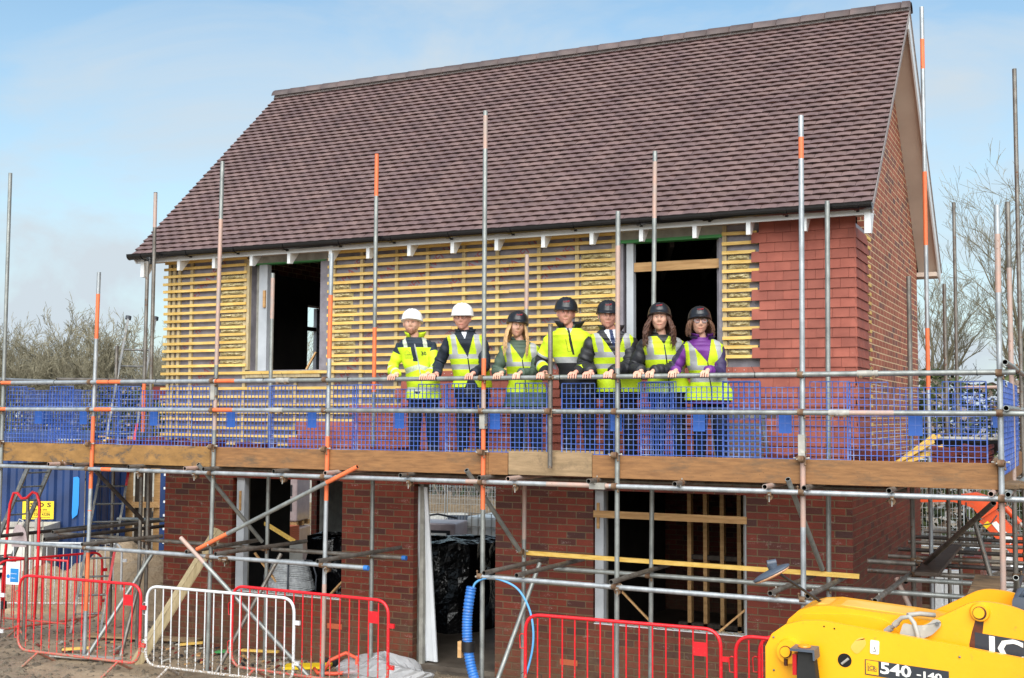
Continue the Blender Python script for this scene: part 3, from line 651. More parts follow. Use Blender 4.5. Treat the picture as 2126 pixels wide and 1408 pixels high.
std(9.42, .42, 4.38, mat='galvanised_dirty'); std(9.42, 1.94, 7.68, mat='galvanised_light', bands=((3.25, 3.95, OB), (4.9, 5.75, OB), (6.95, 7.3, OB))); std(9.42, 3.85, 4.65, mat='galvanised_dirty'); std(9.42, 5.3, 5.95, mat='galvanised_dirty')
std(10.38, .25, 5.05, mat='galvanised_dirty', bands=((2.3, 4.4, 'worn_orange'),)); std(10.38, 2.2, 6.9, mat='galvanised_dirty'); std(10.38, 4.1, 5.2, mat='galvanised_dirty'); std(10.38, 5.6, 6.65, mat='galvanised_dirty')
std(-1.46, .55, 3.9, mat='galvanised_dirty'); std(-1.46, -.95, 1.65, mat='galvanised_dirty', zb=GZ); std(-.36, 2.4, 3.95, mat='galvanised_dirty'); std(-1.46, 3.2, 3.9, mat='galvanised_dirty')
def tb(p, q, mat='galvanised', bands=(), nm='ledger', r=R0):
    m = MB(); m.tube(p, q, r, mat, 14, hollow=True, bands=bands); return m.build(nm, scaf)
LY = OY-.05
tb((-1.75, LY, 2.262), (4.7, LY, 2.262), 'galvanised_light', ((.32, .345, OB),)); tb((4.702, LY, 2.262), (10.72, LY, 2.262), 'galvanised_light', ((.1, .14, 'worn_orange'), (.25, .36, 'worn_orange')))
tb((-1.75, LY, 1.312), (4.12, LY, 1.312), 'galvanised_light'); tb((5.47, LY, 1.31), (9.87, LY, 1.285), 'galvanised_light')
tb((2.2, IY-.05, 1.32), (4.06, IY-.05, 1.32), 'galvanised_dirty'); tb((5.9, IY-.05, 1.315), (10.0, IY-.05, 1.305), 'galvanised'); tb((-1.3, IY-.05, 1.34), (2.1, IY-.05, 1.32), 'galvanised_dirty')
tb((-.5, IY-.05, 2.262), (9.5, IY-.05, 2.262), 'galvanised_dirty')
for p, r_c in (((4.12, LY, 1.312), .027), ((4.06, IY-.05, 1.32), .027)):
    m = MB(); m.tube((p[0]-.04, p[1], p[2]), (p[0]+.012, p[1], p[2]), r_c, 'hose_blue', 14); m.build('end_cap', scaf)
# guard rails
tb((-1.8, LY, 3.318), (2.98, LY, 3.312), 'galvanised_light', ((.07, .115, OB), (.42, .5, OB), (.80, .86, OB)), 'guard_rail'); tb((2.985, LY, 3.312), (9.3, LY, 3.322), 'galvanised', (), 'guard_rail'); tb((9.305, LY, 3.322), (10.5, LY, 3.322), 'galvanised', (), 'guard_rail')
tb((-1.8, LY, 2.982), (2.9, LY, 2.982), 'galvanised_light', ((.07, .1, OB), (.42, .48, OB), (.80, .87, OB)), 'guard_rail'); tb((2.905, LY, 2.982), (9.05, LY, 2.976), 'galvanised', (), 'guard_rail'); tb((9.055, LY, 2.976), (10.6, LY, 2.976), 'galvanised', ((.0, .3, 'worn_orange'),), 'guard_rail')
for p in ((2.98, 3.314), (9.3, 3.322), (2.9, 2.982), (9.05, 2.976)):
    m = MB(); m.tube((p[0]-.09, LY, p[1]), (p[0]+.09, LY, p[1]), .030, 'steel_grey', 14); m.bx(p[0]-.07, p[0]-.04, LY-.04, LY+.02, p[1]-.04, p[1]-.02, 'rusty_steel'); m.bx(p[0]+.04, p[0]+.07, LY-.04, LY+.02, p[1]-.04, p[1]-.02, 'rusty_steel'); m.build('sleeve_coupler', scaf)
RX = 10.43
for z in (3.4, 3.02): tb((RX, -1.62, z), (RX, 5.9, z), 'galvanised', (), 'guard_rail')
for z in (3.36, 3.0): tb((9.36, 5.62, z), (10.7, 5.62, z), 'galvanised_dirty', ((.1, .5, 'worn_orange'),), 'guard_rail'); tb((-1.51, -1.7, z), (-1.51, 3.6, z), 'galvanised_light', (), 'guard_rail'); tb((-1.7, 3.25, z), (-.2, 3.25, z), 'galvanised', (), 'guard_rail')
tb((-1.5, -.5, 3.39), (.0, 2.5, 3.42), 'galvanised_dirty', (), 'guard_rail')
tb((RX, -1.6, 2.31), (RX, 5.9, 2.31), 'galvanised'); tb((9.37, .2, 2.31), (9.37, 5.9, 2.31), 'galvanised_dirty'); tb((-1.51, -1.6, 2.26), (-1.51, 3.6, 2.26), 'galvanised_dirty'); tb((-.31, .2, 2.26), (-.31, 3.6, 2.26), 'galvanised_dirty')
for i, x in enumerate((-.39, .03, .9, 1.75, 2.02, 3.0, 3.68, 4.62, 5.54, 5.86, 6.72, 7.58, 8.42, 8.77, 9.49, 10.3)):
    tb((x, -1.62, 2.312), (x+.02, -.1, 2.312), 'galvanised_dirty' if i % 3 else 'worn_orange', (), 'transom')
for x0, x1, y1 in ((.2, .36, -.43), (1.8, 1.73, -.23), (2.22, 2.32, -.05), (3.6, 3.71, -.1), (5.6, 5.68, -.27), (5.96, 6.04, -.1), (6.95, 7.02, -.1), (8.46, 8.56, -.2), (8.79, 8.87, -.1), (9.36, 9.4, .3)):
    tb((x0, -1.62, 1.372), (x1, y1, 1.372), 'galvanised_dirty', (), 'transom')
for i, y in enumerate((.5, 1.3, 1.9, 2.7, 3.6, 4.3, 5.2)):
    tb((8.96, y, 1.36), (10.7, y, 1.36), 'dark_tube' if i % 2 else 'galvanised_dirty', (), 'transom'); tb((9.2, y, 2.255), (10.6, y, 2.255), 'galvanised_dirty', (), 'transom')
tb((RX, -1.6, 1.42), (RX, 5.9, 1.42), 'dark_tube'); tb((9.37, .2, 1.31), (9.37, 5.9, 1.31), 'dark_tube'); tb((9.02, .12, 1.5), (9.48, .12, 1.5), 'galvanised_dirty', (), 'transom'); tb((9.35, .0, 1.36), (10.75, .0, 1.36), 'galvanised', (), 'transom')
tb((-1.51, -1.6, 1.36), (-1.51, 3.4, 1.35), 'dark_tube'); tb((-.42, -1.62, 1.40), (-.36, 2.6, 1.39), 'dark_tube'); tb((-.95, -1.0, 1.41), (-.9, 2.6, 1.4), 'galvanised_dirty'); tb((-1.7, .9, 1.4), (.0, .95, 1.44), 'galvanised', (), 'transom'); tb((-1.7, 2.4, 1.4), (-.1, 2.4, 1.42), 'galvanised_light', (), 'transom')
# bracing
BR = [((1.85, -1.5, 1.39), (4.01, -1.5, 2.38), 'galvanised', ((0, .2, OB), (.82, 1, OB))), ((1.66, -1.56, 1.52), (3.55, -1.5, .02), 'galvanised', ((.0, .18, 'worn_orange'),)), ((1.84, -1.5, 2.36), (2.05, -.57, 1.4), 'galvanised', ()),
      ((2.33, -.57, 1.27), (2.05, -1.4, GZ), 'galvanised_dirty', ()), ((5.33, -1.5, 2.38), (5.5, -.57, 1.47), 'galvanised', ()), ((5.73, -.57, 1.36), (5.56, -1.5, GZ), 'galvanised', ()), ((8.6, -1.5, 2.38), (8.71, -.57, 1.48), 'galvanised', ()),
      ((.22, -1.46, 2.24), (.15, -.57, 1.58), 'dark_tube', ()), ((.33, -.57, 1.16), (.12, -1.46, GZ), 'galvanised', ()), ((.15, -.5, 1.1), (.35, -1.1, GZ), 'galvanised_dirty', ()), ((10.3, -1.35, 2.22), (9.46, .9, 1.4), 'galvanised_dirty', ()),
      ((9.3, .1, 1.35), (9.75, -.3, .5), 'worn_orange', ()), ((10.0, .5, 1.9), (10.35, .4, .6), 'galvanised_dirty', ()), ((10.42, .3, .7), (10.46, -1.3, 1.6), 'galvanised', ())]
for p, q, mt, bd in BR: tb(p, q, mt, bd, 'brace')
# couplers: one shape, repeated
def coupler_mesh():
    m = MB(); m.tube((0, 0, -.026), (0, 0, .026), .031, 'rusty_steel', 12); m.tube((-.026, -.05, 0), (.026, -.05, 0), .031, 'rusty_steel', 12)
    m.tube((-.075, -.025, .008), (.06, -.025, .008), .006, 'steel_grey', 6); m.tube((-.03, -.095, .0), (-.03, -.01, .0), .006, 'steel_grey', 6)
    m.bx(-.05, -.03, -.04, -.005, -.012, .02, 'rusty_steel'); m.ball((.062, -.025, .008), .011, 'steel_grey', 8, 5); m.tube((.035, -.05, -.05), (.035, -.05, .02), .006, 'rusty_steel', 6); m.ball((.035, -.05, -.05), .012, 'rusty_steel', 6, 4)
    return m
cm = coupler_mesh().mesh('coupler'); r_ = random.Random(1)
def coupler(x, y, z, rz=0, rx=0):
    o = bpy.data.objects.new('coupler', cm); col.objects.link(o); o.parent = scaf; o.location = Vector((x, y, z))-Vector(scaf.location); o.rotation_euler = (rx, r_.choice((0, 0, pi)), rz)
for x in (-1.46, .08, 1.98, 3.54, 5.47, 6.92, 8.71, 10.37):
    for z in (2.262, 3.318, 2.98, 2.56) + ((1.31,) if x not in (-1.46, 10.37) else ()): coupler(x, OY, z)
for z in (3.318, 2.98): coupler(6.24, OY-.05+.0, z)
for x, zz in ((.19, 1.33), (2.08, 1.32), (3.58, 1.32), (6.95, 1.31), (8.75, 1.31), (5.51, 1.47)): coupler(x, IY, zz)
for x in (-.39, .9, 1.75, 3.0, 4.62, 5.86, 6.72, 7.58, 8.42, 9.49): coupler(x, LY+.02, 2.262, pi/2, pi/2)
for x in (.2, 1.8, 2.22, 3.6, 5.96, 6.95, 8.46, 8.79, 9.36): coupler(x, LY+.02, 1.312, pi/2, pi/2)
for x, y, z in ((9.42, .42, 1.5), (10.38, .25, 1.42), (10.38, .25, 3.4), (10.38, .25, 3.02), (10.38, 2.2, 1.42), (9.42, .42, 1.36), (2.0, -1.46, 1.46), (2.2, -1.5, 1.3)): coupler(x, y, z, pi/2)
# in line joint plates on the standards
for x, z in ((1.97, 3.2), (5.47, 2.9), (8.71, 2.68), (6.75, 2.23)):
    m = MB()
    if z > 2.3: m.bx(x-.03, x+.03, OY-.036, OY+.03, z-.1, z+.1, 'steel_grey'); [m.bx(x+.03, x+.05, OY-.03, OY-.01, z+d, z+d+.02, 'rusty_steel') for d in (-.07, .05)]
    else: m.bx(x-.08, x+.08, LY-.036, LY+.03, z, z+.06, 'steel_grey')
    m.build('joint_plate', scaf)
# decks
def board(p, q, w_=.225, h=.038, mat='deck_board', nm='deck_board', up=None):
    m = MB(); m.beam(p, q, w_, h, mat, up); return m.build(nm, scaf, bevel=.003)
for k in range(5):
    y = -1.23+.15*k
    for a, b in ((-1.5, 2.35), (2.36, 6.25), (6.26, 10.5)): board((a+.1*(k % 2), y, 2.357), (b+.1*(k % 2)-.004, y, 2.357), .146)
for k in range(4): x = 9.47+.228*k; board((x, -.12, 2.355), (x, 3.0, 2.355)); board((x, 3.004, 2.355), (x, 5.9, 2.355)); x = -1.38+.228*k; board((x, -.12, 2.357), (x, 3.6, 2.357))
UPY = (0, 1, 0)
def toe(x0, x1, z0, z1, mat, y=-1.36, yy=None): 
    m = MB(); m.bx(x0, x1, y-.019, y+.019, z0, z1, mat); return m.build('toe_board', scaf, bevel=.004)
toe(-1.6, 1.905, 2.325, 2.558, 'toe_board_ply'); toe(1.91, 5.515, 2.333, 2.555, 'toe_board'); toe(5.745, 6.655, 2.34, 2.575, 'toe_board_grey', -1.36); toe(5.2, 6.75, 2.36, 2.59, 'toe_board_grey', -1.295)
toe(5.52, 5.74, 2.335, 2.56, 'toe_board', -1.366+.0); toe(6.66, 10.34, 2.333, 2.555, 'toe_board')
m = MB(); m.bx(10.335, 10.37, -1.37, 2.5, 2.33, 2.56, 'toe_board'); m.build('toe_board', scaf); m = MB(); m.bx(10.335, 10.37, 2.51, 5.8, 2.33, 2.56, 'toe_board_grey'); m.build('toe_board', scaf)
m = MB(); m.bx(-1.46, -1.42, -1.3, 3.3, 2.33, 2.56, 'toe_board_grey'); m.build('toe_board', scaf)
board((9.58, .12, 1.405), (9.54, 2.95, 1.405), .225, .04, 'wet_board'); board((10.2, -1.62, 1.412), (10.18, -.3, 1.46), .24, .04, 'deck_board')
# ============================================================ BRICK GUARDS (blue mesh panels)
def guard_mb():
    m = MB(); W2, H = 1.16, .80; t_ = .0032
    n = 23
    for i in range(n+1):
        x = -W2/2+W2*i/n; th = .006 if i in (0, n) else t_
        m.bx(x-th, x+th, -.004, .004, 0, H if i in (0, n, 6, 7, 16, 17) else H-.05 if 6 < i < 17 else H, 'guard_blue')
    for k in range(17):
        z = H*k/16
        if k == 16: m.bx(-W2/2, -W2/2+W2*7/n, -.0035, .0045, z-.005, z+.005, 'guard_blue'); m.bx(W2/2-W2*7/n, W2/2, -.0035, .0045, z-.005, z+.005, 'guard_blue')
        else: m.bx(-W2/2, W2/2, -.0035, .0045, z-.003, z+.003, 'guard_blue')
    for i in range(n+1):
        for k in range(16):   # moulded nodes
            x = -W2/2+W2*i/n; z = H*k/16; a = .008; m.add([(x-a, -.0048, z), (x, -.0048, z-a), (x+a, -.0048, z), (x, -.0048, z+a)], [(0, 1, 2, 3)], 'guard_blue')
    return m
gl = ['blue mesh guard panel at the far left end above the stained toe board', 'blue mesh guard panel in front of the batten wall corner at the left', 'blue mesh guard panel below the left upstairs window opening', 'blue mesh guard panel over the stepped start of the red hung tiles',
      'blue mesh guard panel just left of the man in the yellow jacket', 'blue mesh guard panel in front of the legs of the man in the yellow jacket', 'blue mesh guard panel in front of the legs of the woman in green', 'blue mesh guard panel in front of the man in the black and yellow coat',
      'blue mesh guard panel doubled up in front of the curly haired woman', 'blue mesh guard panel in front of the grey work stand', 'blue mesh guard panel at the right corner over the brick gable']
gx = [-.9, -.14, 1.01, 2.16, 3.3, 4.42, 5.57, 6.89, 7.73, 8.54, 9.68]
gp = thing('mesh_guard', gl[0], 'mesh guard', (gx[0], -1.325, 2.47), 0, 'blue mesh guards along the scaffold deck')
guard_mb().build('mesh_panel', gp, local=True); m = MB(); m.bx(-.06, .06, -.008, -.005, .33, .52, 'guard_plate'); m.bx(-.002, .002, -.0095, -.008, .33, .52, 'guard_blue'); m.bx(-.06, .06, -.0095, -.008, .42, .425, 'guard_blue'); m.build('plate', gp, local=True)
for i in range(1, 11): dup(gp, (gx[i], -1.325+.014*(i % 2)-.007, 2.46+r_.uniform(-.012, .012)), r_.uniform(-.008, .008), gl[i])
dup(gp, (10.39, -.78, 2.46), pi/2, 'blue mesh guard panel seen edge on round the right end of the deck'); dup(gp, (10.39, .4, 2.46), pi/2, 'second blue mesh guard panel back along the right end of the deck')
dup(gp, (-1.44, -.7, 2.46), pi/2, 'blue mesh guard panel seen at a slant round the left end of the deck'); dup(gp, (9.9, 5.7, 2.46), 0, 'blue mesh guard panel across the back end of the right hand deck'); dup(gp, (-.8, 3.3, 2.46), 0, 'blue mesh guard panel across the back end of the left hand deck')
m = MB()
for x in (2.05, 2.72, -.5, .4, 1.15, 3.85, 4.95, 6.2, 6.35, 7.2, 8.3, 9.35, 10.2, 3.0):   # black cable ties round the rails
    for z in (3.318,): m.tube((x-.003, LY, z), (x+.003, LY, z), .0275, 'strap_black', 10)
    m.tube((x, LY-.02, 3.34), (x-.03, LY-.025, 3.40), .002, 'strap_black', 4)
m.build('cable_tie', scaf)

# ============================================================ PEOPLE
DK = 2.376
def capsule(m, p, q, r1, r2, mat='skin', n=10):
    p, q = Vector(p), Vector(q); d = (q-p); L_ = d.length; d.normalize(); a, b = basis(d); rings = []
    for t in (-1, -.7, -.3, 0): k = sqrt(max(0, 1-t*t)); c = p+d*r1*t; rings.append([c+(a*cos(2*pi*i/n)+b*sin(2*pi*i/n))*max(r1*k, .0005) for i in range(n)])
    for t in (0, .3, .7, 1): k = sqrt(max(0, 1-t*t)); c = q+d*r2*t; rings.append([c+(a*cos(2*pi*i/n)+b*sin(2*pi*i/n))*max(r2*k, .0005) for i in range(n)])
    m.loft(rings, mat, cap=True)
def bez(p0, p1, p2, n):
    # rounded polyline shoulder-elbow-wrist
    pts = []; a = p0.lerp(p1, .72); b = p1.lerp(p2, .28)
    for i in range(n): pts.append(p0.lerp(a, i/n))
    for i in range(n): t = i/n; pts.append(a*(1-t)**2+p1*2*t*(1-t)+b*t*t)
    for i in range(n+1): pts.append(b.lerp(p2, i/n))
    return pts
def interp(tab, z):
    for (z0, v0), (z1, v1) in zip(tab[:-1], tab[1:]):
        if z <= z1: t = max(0, min(1, (z-z0)/(z1-z0))); t = t*t*(3-2*t); return [a+(b-a)*t for a, b in zip(v0, v1)]
    return tab[-1][1]
TORSO = [(.74, (.19, .135)), (.90, (.178, .13)), (1.04, (.174, .126)), (1.2, (.188, .132)), (1.34, (.205, .13)), (1.40, (.2, .118)), (1.435, (.16, .1)), (1.465, (.11, .085)), (1.50, (.075, .075))]
TORSO_F = [(.74, (.19, .135)), (.90, (.18, .135)), (1.04, (.15, .118)), (1.2, (.165, .145)), (1.32, (.182, .137)), (1.385, (.176, .112)), (1.42, (.145, .095)), (1.455, (.098, .08)), (1.49, (.066, .066))]
def person(label, X0, yaw, s, head, tilt, turn, hands, sp, group='people in hard hats lined up at the guard rail'):
    """head: world (x,y,z) centre; hands: world x of both hands on the rail; sp: dict of clothing"""
    Y0 = -1.0; root = thing('person', label, 'person', (X0, Y0, DK), 0, group)
    O = Vector((X0, Y0, DK)); Ry = Matrix.Rotation(yaw, 3, 'Z'); fem = sp.get('fem'); tab = TORSO_F if fem else TORSO
    hd = (Vector(head)-O); hips = Vector((0, .02, .9*s)); neckz = 1.47
    wd = sp.get('wide', 1.0)
    # torso axis from hips to the base of the neck, under the head
    nb = Vector((hd.x*.8, hd.y*.72+.0, hd.z-.158*s)); ks = nb.z/(1.47)
    def ax(z): t = max(0, (z-.9)/.57); return Vector((nb.x*t, .02+(nb.y-.02)*t**1.25, z*ks))
    def tp(phi, z, off=0.0, ex=2.5, flare=0):
        a, b = interp(tab, z); c0_ = 0; a = a*wd*s+off+flare*max(0, 1-(z-.74)/.25)*.03; b = b*s*sp.get('deep', 1)+off+flare*max(0, 1-(z-.74)/.25)*.03; sn = abs(sin(phi))**1.25*(1 if sin(phi) > 0 else -1); c = sqrt(max(0, 1-sn*sn))*(1 if cos(phi) > 0 else -1)
        x = a*(abs(sn)**(2/ex))*(1 if sn > 0 else -1); y = -b*(abs(c)**(2/ex))*(1 if c > 0 else -1)
        return ax(z)+Ry @ Vector((x, y, 0)), x/(wd*s), c > 0
    RND = random.Random(int(X0*100))
    ph = [RND.uniform(0, 6) for _ in range(6)]
    def garment(name, z0, z1, off, paint, n=200, dz=.0055, flare=0, wr=.0055, quilt=0):
        m = MB(); zs = [z0+dz*i for i in range(int((z1-z0)/dz)+1)]; rings = []
        for z in zs:
            ring = []
            for j in range(n):
                phi = 2*pi*j/n; w_ = wr*(sin(3*phi+z*14+ph[0])+.7*sin(5*phi-z*23+ph[1])+.5*sin(2*phi+z*37+ph[2]))
                if quilt: w_ += .007*abs(sin(pi*z/.055))-.003
                p, lx, fr_ = tp(phi, z, off+w_, flare=flare); ring.append(p)
            rings.append(ring)
        def pt(i, j):
            phi = 2*pi*(j+.5)/n; z = z0+dz*(i+.5); _, lx, fr_ = tp(phi, z, 0); return paint(lx, z, fr_)
        m.loft(rings, pt); return m.build(name, root, local=True)
    # shoulders, arms
    sh = []; 
    for sx in (-1, 1):
        a, b = interp(tab, 1.37); sh.append(ax(1.395)+Ry @ Vector((sx*(a*wd*s-.045), 0, 0)))
    railz = 3.318-DK; raily = -1.45-Y0
    wr = []
    for i, hx in enumerate(hands):
        wr.append(Vector((hx-X0+(.0), raily+.085, railz+.055)))
    body = MB()
    elbows = []
    for i, sx in enumerate((-1, 1)):
        d = wr[i]-sh[i]; L1, L2 = .31*s, .27*s; D = min(d.length, (L1+L2)*.995); a = (L1*L1-L2*L2+D*D)/(2*D); h = sqrt(max(.0004, L1*L1-a*a))
        u = d.normalized(); pole = Ry @ Vector((sx*.5, .35, -.9)); pole = (pole-u*pole.dot(u)).normalized(); e = sh[i]+u*a+pole*h; elbows.append(e)
        capsule(body, sh[i], e, .03, .034); capsule(body, e, wr[i], .034, .024)
        # hand closed over the rail: palm behind and above, fingers over the front, thumb to the inside
        hw = .9 if fem else 1.0; rz_ = railz; pc = Vector((wr[i].x, raily+.03, rz_+.047)); capsule(body, wr[i], pc+Vector((0, .03, 0)), .025*hw, .026*hw)
        for f, (L_, dx) in enumerate(((.9, -.031), (1.0, -.0105), (.97, .0105), (.82, .031))):
            dx *= hw; fx = pc.x+dx*(-sx); spread = dx*.25*(-sx)
            k0 = Vector((pc.x+dx*(-sx)*.7, raily+.045, rz_+.044)); k1 = Vector((fx, raily-.002, rz_+.043+.003*(f == 1))); k2 = Vector((fx+spread, raily-.034*L_, rz_+.026)); k3 = Vector((fx+spread, raily-.041, rz_-.004*L_-.008))
            capsule(body, k0, k1, .0115*hw, .0108*hw, n=8); capsule(body, k1, k2, .0105*hw, .0095*hw, n=8); capsule(body, k2, k3, .0095*hw, .0082*hw, n=8)
        t0 = pc+Vector((-sx*.024*hw, .016, -.008)); t1 = pc+Vector((-sx*.05*hw, -.012, -.014)); t2 = pc+Vector((-sx*.056*hw, -.034, -.026))
        capsule(body, t0, t1, .0135*hw, .0115*hw, n=8); capsule(body, t1, t2, .0112*hw, .009*hw, n=8)
    # trunk and legs inside the clothes
    capsule(body, ax(.92)+Vector((0, 0, 0)), ax(1.32), .1*s, .09*s, n=14)
    capsule(body, sh[0], sh[1], .028, .028)
    feet = []
    for sx in (-1, 1):
        hp = ax(.9)+Ry @ Vector((sx*.085*s, 0, 0)); ft = Vector(Ry @ Vector((sx*sp.get('stance', .11), 0, 0))); kn = (hp+Vector((ft.x, ft.y+.02, .08)))/2+Ry @ Vector((0, -.03, 0)); an = Vector((ft.x, ft.y+.04, .09)); feet.append((hp, kn, an))
        capsule(body, hp, kn, .06, .045); capsule(body, kn, an, .042, .03); capsule(body, an+Vector((0, 0, -.04)), an+Ry @ Vector((0, -.12, -.05)), .03, .025)
    # head
    HR = Matrix.Translation(hd) @ Matrix.Rotation(turn, 4, 'Z') @ Matrix.Rotation(tilt[0], 4, 'X') @ Matrix.Rotation(tilt[1], 4, 'Y')
    hs = s*1.09*sp.get('head', 1.0)
    def H(p): return HR @ (Vector(p)*hs)
    fw = sp.get('face', 1.0)
    def ga(t, p, t0, p0, wt, wp): return exp(-((t-t0)/wt)**2-((p-p0)/wp)**2)
    def skull(t, p):
        x, y, z = sin(t)*cos(p), -cos(t)*cos(p), sin(p); rx, ry, rz = .0765*fw, .094, .117
        v = Vector((x*rx, y*ry, z*rz)); front_ = max(0, cos(t))
        if z < 0: v.x *= 1-.20*(-z)**1.8; v.y *= 1-.12*(-z)**2
        if z < -.3 and cos(t) < 0: v.y *= .82
        d = .026*ga(t, p, 0, -.13, .13, .17)+.014*ga(t, p, 0, .08, .09, .2)+.011*ga(abs(t), p, .16, -.24, .12, .09)-.011*ga(abs(t), p, .37, .06, .2, .11)+.006*ga(abs(t), p, .34, .24, .3, .08)
        d += .005*ga(t, p, 0, -.50, .4, .07)+.005*ga(t, p, 0, -.66, .34, .07)-.003*ga(t, p, 0, -.58, .4, .03)+.011*ga(t, p, 0, -.95, .4, .2)+.006*ga(abs(t), p, .62, -.22, .25, .2)-.004*ga(abs(t), p, .8, -.55, .3, .2)
        n_ = Vector((x, y*.9, z*.6)).normalized(); return v+n_*d*front_**.3
    N, Mr = 52, 36; rings = []
    for i in range(Mr+1):
        p = -pi/2*.995+pi*.995*i/Mr; rings.append([H(skull(-pi+2*pi*j/N, p)) for j in range(N)])
    body.loft(rings, 'skin', cap=True)
    for sx in (-1, 1):
        body.ball(H((sx*.079*fw, .008, -.004)), (.011*hs, .019*hs, .032*hs), 'skin', 10, 8, rot=(HR.to_3x3() @ Matrix.Rotation(sx*.35, 3, 'Z')))
    capsule(body, hd+HR.to_3x3() @ Vector((0, .022, -.05)), nb+Vector((0, .015, -.03)), .052*s*(.86 if fem else 1), .058*s*(.86 if fem else 1.05), n=16)
    bo = body.build('body', root, local=True)
    md = bo.modifiers.new('remesh', 'REMESH'); md.mode = 'VOXEL'; md.voxel_size = .0052; md.use_smooth_shade = True
    sm = bo.modifiers.new('smooth', 'SMOOTH'); sm.factor = .5; sm.iterations = 2
    dg = bpy.context.evaluated_depsgraph_get(); me = bpy.data.meshes.new_from_object(bo.evaluated_get(dg)); bo.modifiers.clear(); bo.data = me
    me.materials.clear(); me.materials.append(MATS[sp.get('skin', 'skin')]); me.polygons.foreach_set('material_index', [0]*len(me.polygons)); me.polygons.foreach_set('use_smooth', [True]*len(me.polygons))
    # face details
    def onface(t, p, lift=0): v = skull(t, p); return H(v+v.normalized()*lift)
    for sx in (-1, 1):
        m = MB(); c = skull(sx*.37, .05); cc = c*0.985; m.ball(H(cc+Vector((0, .0015, 0))), (.0125*hs, .0105*hs, .0052*hs), 'eye_white', 12, 8, rot=HR.to_3x3())
        m.ball(H(cc+Vector((0, -.0062, 0))), (.0052*hs, .0042*hs, .0046*hs), 'iris', 10, 6, rot=HR.to_3x3()); m.build('eye', root, local=True)
        m = MB(); bp = [onface(sx*(.2+.38*k/6), .235+.045*sin(pi*k/6), .0025) for k in range(7)]; m.pipe(bp, [.0022, .0036, .004, .004, .0036, .003, .0015], sp.get('brow', 'hair_short'), 6); m.build('eyebrow', root, local=True)
        m = MB(); bp = [onface(sx*(.23+.28*k/6), .105+.03*sin(pi*k/6), .001) for k in range(7)]; m.pipe(bp, .0016, 'iris', 5); m.build('eyelash', root, local=True)
    sml = sp.get('smile', .03); m = MB()
    for up in (0, 1):
        bp = [onface(-.40+.80*k/10, -.575+(.022 if up else -.03)*sin(pi*k/10)+sml*1.6*(abs(k-5)/5)**2, .001) for k in range(11)]; m.pipe(bp, [.0008]+[.0026 if not up else .0019]*9+[.0008], 'lips', 6)
    m.build('lips', root, local=True)
    if sml > .04:
        m = MB(); a = [onface(-.3+.6*k/8, -.557+sml*1.2*(abs(k-4)/4)**2, .0014) for k in range(9)]; b = [onface(-.3+.6*k/8, -.595+sml*1.5*(abs(k-4)/4)**2, .0014) for k in range(9)]
        m.loft([a, b], 'teeth', closed=False); m.build('teeth', root, local=True)
    if sp.get('beard'):
        m = MB(); rings = []
        for i in range(12): p = -1.25+.72*i/11; rings.append([onface(-1.15+2.3*j/24, p, .0008+.0012*sin(pi*i/11)) for j in range(25)])
        def bm(i, j):
            p = -1.25+.72*(i+.5)/11; t = abs(-1.15+2.3*(j+.5)/24)
            return None if (p > -.66 and t < .32 and p < -.50) or (p > -.62 and t < .9 and t > .3 and p > -.75+.1*0) else sp['beard']
        m.loft(rings, bm, closed=False); m.build('beard', root, local=True)
    # hard hat
    hm, em = sp['hat'], sp.get('hat_edge', sp['hat']); m = MB(); n = 48; rings = []
    hc = Vector((0, .012, .03)); HT = Matrix.Rotation(radians(sp.get('hat_tilt', -4)), 3, 'X')
    def hp(phi, e, off=0):
        x, y = sin(phi), -cos(phi); a, b, c = .108+off, .129+off, .118+off; k = cos(e)**.82; ridge = .004*exp(-((abs(sin(phi))*k-.28)/.09)**2)*(1 if sin(e) > .3 else 0)+(.005*exp(-(sin(phi)*k/.07)**2) if sin(e) > .25 else 0)
        return H(hc+HT @ Vector((x*k*(a+ridge), y*k*(b+ridge), sin(e)**.86*(c+ridge) if e > 0 else 0)))
    def brim(phi, t, z): # rim ring, peak longer at the front
        x, y = sin(phi), -cos(phi); f = max(0, cos(phi)); pk = .006+.034*f**2.4; return H(hc+HT @ Vector((x*(.106+.008*t), y*(.127)+(y*pk*t), z-.012*t*f**2)))
    rings = [[brim(2*pi*j/n, 1, -.012) for j in range(n)], [brim(2*pi*j/n, 1.03, -.006) for j in range(n)], [brim(2*pi*j/n, .55, .0) for j in range(n)]]
    for i in range(0, 15): e = radians(3+86.5*i/14); rings.append([hp(2*pi*j/n, e) for j in range(n)])
    m.loft(rings, lambda i, j: em if i == 0 else hm, cap=True)
    m.loft([[brim(2*pi*j/n, 1, -.012) for j in range(n)], [brim(2*pi*j/n, .1, -.006) for j in range(n)], [hp(2*pi*j/n, radians(10), -.006) for j in range(n)], [hp(2*pi*j/n, radians(60), -.008) for j in range(n)]], 'hat_edge' if hm == 'hat_black' else hm)
    hat = m.build('hard_hat', root, local=True)
    m = MB(); mk = sp['mark']
    def hf(u, v, w_): return hp(u/.128, radians(24)+v/.115, .0065)
    rr_ = random.Random(int(X0*7))
    if mk == 'hat_mark_red':
        pts = []
        for k in range(15): pts.append(hf(-.034+.068*k/14, (.006 if k % 2 else -.004)*(1-.4*k/14)+.004*k/14, 0))
        m.pipe(pts, .0024, mk, 5); m.pipe([hf(-.03, -.009, 0), hf(.0, -.006, 0), hf(.03, -.001, 0)], .0014, mk, 5); m.pipe([hf(.012, .006, 0), hf(.036, .013, 0)], .0022, mk, 5)
    else:
        for r0 in (-.012, -.002, .008):
            for k in range(5): m.pipe([hf(-.02+.0085*k, r0, 0), hf(-.014+.0085*k, r0, 0)], .0014, mk, 4)
